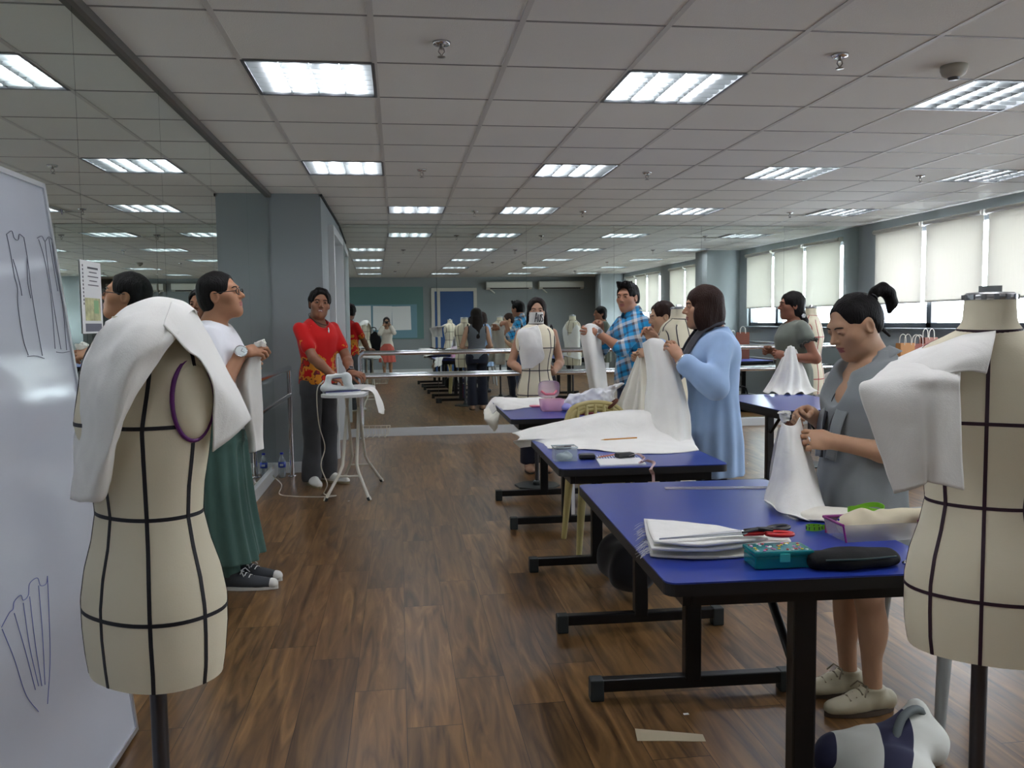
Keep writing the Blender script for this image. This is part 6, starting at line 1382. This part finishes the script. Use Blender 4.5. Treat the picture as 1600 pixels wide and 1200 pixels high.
# water bottle
t = thing('water_bottle', 'clear plastic water bottle with blue cap and label on floor by baseboard', 'bottle', (-1.065, 7.79, 0))
M_PET = mat('pet_plastic', (206, 220, 226), .06, alpha=.34); MB().lathe([(.026, 0), (.032, .004), (.033, .05), (.031, .055), (.033, .06), (.033, .14), (.030, .16), (.018, .195), (.013, .205), (.013, .214)], n=24).build('bottle_body', M_PET, t)
MB().lathe([(.0336, .095), (.0336, .145)], n=24).build('label_band', mat('blue_label', (34, 62, 176), .35), t); MB().box((0, -.0334, .12), (.03, .002, .02)).build('label_panel', mat('label_white', (220, 224, 236), .4), t); MB().lathe([(0, .212), (.0155, .212), (.0155, .228), (0, .230)], n=20).build('bottle_cap', mat('blue_cap', (24, 44, 190), .35), t)
# ironing board
t = thing('ironing_board', 'white ironing board on splayed tube legs in front of red shirted man', 'ironing board', (-.385, 6.97, 0), math.radians(-6)); zb = .845
M_LEGS = mat('cream_enamel', (212, 208, 194), .35); M_COVER = cloth('board_cover', (206, 208, 206))
P_ = [(.165*math.cos(a)*(1 if math.sin(a) < 0 else 1), -.42+.12*math.sin(a)) for a in np.linspace(math.pi, 2*math.pi, 10)]+[(.165, -.2), (.16, .25), (.12, .48), (.06, .58), (0, .60), (-.06, .58), (-.12, .48), (-.16, .25), (-.165, -.2)]
MB().prism(P_, .022, Matrix.Translation((0, 0, zb-.022))).build('board', M_COVER, t)
def legframe(y0, y1, name):
    for s in (-1, 1):
        MB().tube([(s*.045, y1, zb-.03), (s*.055, y1*.35+y0*.65, .26)]+[(s*.075, y1*.27+y0*.73, .20), (s*.165, y0, .022)], .0125, 10).tube([(s*.165, y0, .03), (s*.175, y0-.0, .004)], .014, 10).build('leg', M_LEGS, t)
        MB().tube([(s*.160, y0, .028), (s*.172, y0, .002)], .0155, 10).build('leg_tip', M_FOOTCAP, t)
    MB().tube([(-.085, y1*.25+y0*.75, .175), (.085, y1*.25+y0*.75, .175)], .007, 8).build('cross_bar', M_LEGS, t)
legframe(-.33, .10, 'front'); legframe(.45, -.02, 'rear')
b = MB()
for q in (-1, 1): b.tube([(.03, .30+q*.10, .50), (.26, .30+q*.10, .50)], .003, 6).tube([(.03, .30+q*.10, .42), (.24, .30+q*.08, .42)], .003, 6).tube([(.26, .30+q*.10, .50), (.24, .30+q*.08, .42)], .003, 6)
for x in (.03, .08, .13, .18, .23): b.tube([(x, .2, .50), (x, .21, .42), (x, .39, .42), (x, .40, .50)], .0025, 6)
b.build('wire_rack', M_LEGS, t)
# steam iron
t = thing('steam_iron', 'white and blue steam iron standing on the ironing board', 'iron', (-.43, 6.66, zb), math.radians(18)); M_IW = mat('iron_white', (206, 212, 210), .3); M_IB = mat('iron_blue', (30, 34, 96), .3)
sole = [(-.15, -.055), (-.05, -.062), (.06, -.045), (.13, -.012), (.14, 0), (.13, .012), (.06, .045), (-.05, .062), (-.15, .055)]
MB().prism(sole, .010, Matrix.Translation((0, 0, .001))).build('soleplate', M_BLADE, t); MB().prism([(x*1.0, y*1.02) for x, y in sole], .008, Matrix.Translation((0, 0, .011))).build('blue_skirt', M_IB, t)
F = Field(); F.cap((-.13, 0, .040), (.10, 0, .026), .048, .014, .02, flat=((0, 0, 1), .75)); F.cap((-.13, 0, .05), (-.11, 0, .12), .030, .022, .02); F.cap((-.115, 0, .128), (.02, 0, .135), .018, .018, .012); F.cap((.02, 0, .13), (.05, 0, .05), .020, .028, .02); F.ell((.03, 0, .11), (.04, .03, .045), None, .02); F.cut((0, 0, .018), (0, 0, -1)); surf_obj('iron_body', F.surf(.0045), M_IW, t)
MB().box((-.045, 0, .118), (.10, .03, .008), bev=.003).build('grip_pad', M_IB, t)
cp = [(-.575, 6.62, zb+.10), (-.63, 6.66, zb+.02), (-.635, 6.78, .60), (-.60, 6.86, .40), (-.635, 6.86, .25), (-.59, 6.86, .10), (-.62, 6.90, .012), (-.52, 6.83, .008), (-.62, 6.80, .008), (-.84, 6.86, .008), (-.98, 6.98, .008), (-1.02, 7.40, .008), (-1.12, 7.62, .05), (-1.128, 7.66, .12)]
o = MB().tube([tuple(p) for p in catmull(cp, 90)], .0045, 8).build('power_cord', mat('cord_white', (214, 210, 196), .5)); tag(o, 'white iron cord trailing over the floor to the left wall', 'cord')
o = sheet('pressing_cloth', [[(-.34, 6.80, zb+.004), (-.30, 6.95, zb+.004), (-.28, 7.15, zb+.004)], [(-.255, 6.78, zb+.010), (-.235, 6.95, zb+.012), (-.235, 7.15, zb+.010)], [(-.205, 6.76, zb-.02), (-.19, 6.95, zb-.02), (-.19, 7.15, zb-.02)], [(-.18, 6.74, zb-.10), (-.15, 6.93, zb-.11), (-.15, 7.13, zb-.10)], [(-.165, 6.73, zb-.17), (-.13, 6.92, zb-.20), (-.13, 7.1, zb-.16)]], M_MUSLIN2, None, 30, 30, .002, .004, 10, 3); tag(o, 'white pressing cloth hanging off the ironing board beside the iron', 'cloth')
# masking tape on the floor, scraps
q = [at_z(992, 1139, 0), at_z(1040, 1143, 0), at_z(1098, 1148, 0), at_z(1103, 1159, 0), at_z(1050, 1158, 0), at_z(996, 1158, 0)]
o = MB().prism([(p.x, p.y) for p in q[::-1]], .0012, Matrix.Translation((0, 0, .0003))).build('masking_tape', mat('masking_tape', (178, 166, 140), .6)); tag(o, 'strip of beige masking tape stuck on the wood floor near the table', 'tape')
for k, (px, py, lab) in enumerate(((1072, 1116, 'tiny white paper scrap on floor behind the masking tape'), (545, 783, 'tiny white paper scrap on floor between the ironing board legs'), (1168, 724, 'small white paper scrap on floor left of the window table leg'))):
    p = at_z(px, py, 0); o = MB().box((0, 0, .0012), (.018, .010, .002), rotm('Z', 30*k)).build('paper_scrap', M_BAND); o.location = p; tag(o, lab, 'scrap', 'paper scraps on the floor')
# office chair behind the camera, seen in the mirror
t = thing('office_chair', 'black office chair behind the camera, seen in the back mirror', 'chair', (-.40, -.42, 0), math.radians(-160))
F = Field(); F.cap((0, 0, .50), (0, 0, .505), .22, .22, .03, flat=((0, 0, 1), .22)); surf_obj('seat', F.surf(.012), M_BLKF, t); F = Field(); F.ell((0, .22, .86), (.21, .055, .30), None, .02); surf_obj('backrest', F.surf(.012), M_BLKF, t); MB().tube([(0, .05, .46), (0, .27, .48), (0, .28, .62)], .02, 8).build('back_stem', M_BLKP, t); MB().tube([(0, 0, .08), (0, 0, .47)], .03, 12).build('gas_column', M_BLKP, t); MB().tube([tuple(q) for q in catmull([(-.07, .22, 1.13), (-.06, .22, 1.24), (.06, .22, 1.24), (.07, .22, 1.13)], 12)], .012, 6).build('pull_handle', M_BLKP, t)
for k in range(5):
    a = k*1.2566; l = MB().tube([(0, 0, .10), (.28*math.cos(a), .28*math.sin(a), .075)], [.025, .018], 8).build('base_arm', M_BLKP, t); MB().lathe([(0, -.012), (.03, -.012), (.03, .012), (0, .012)], (.28*math.cos(a), .28*math.sin(a), .032), 14, True, rotm('Z', math.degrees(a)) @ rotm('X', 90)).build('caster', M_BLKP, l)
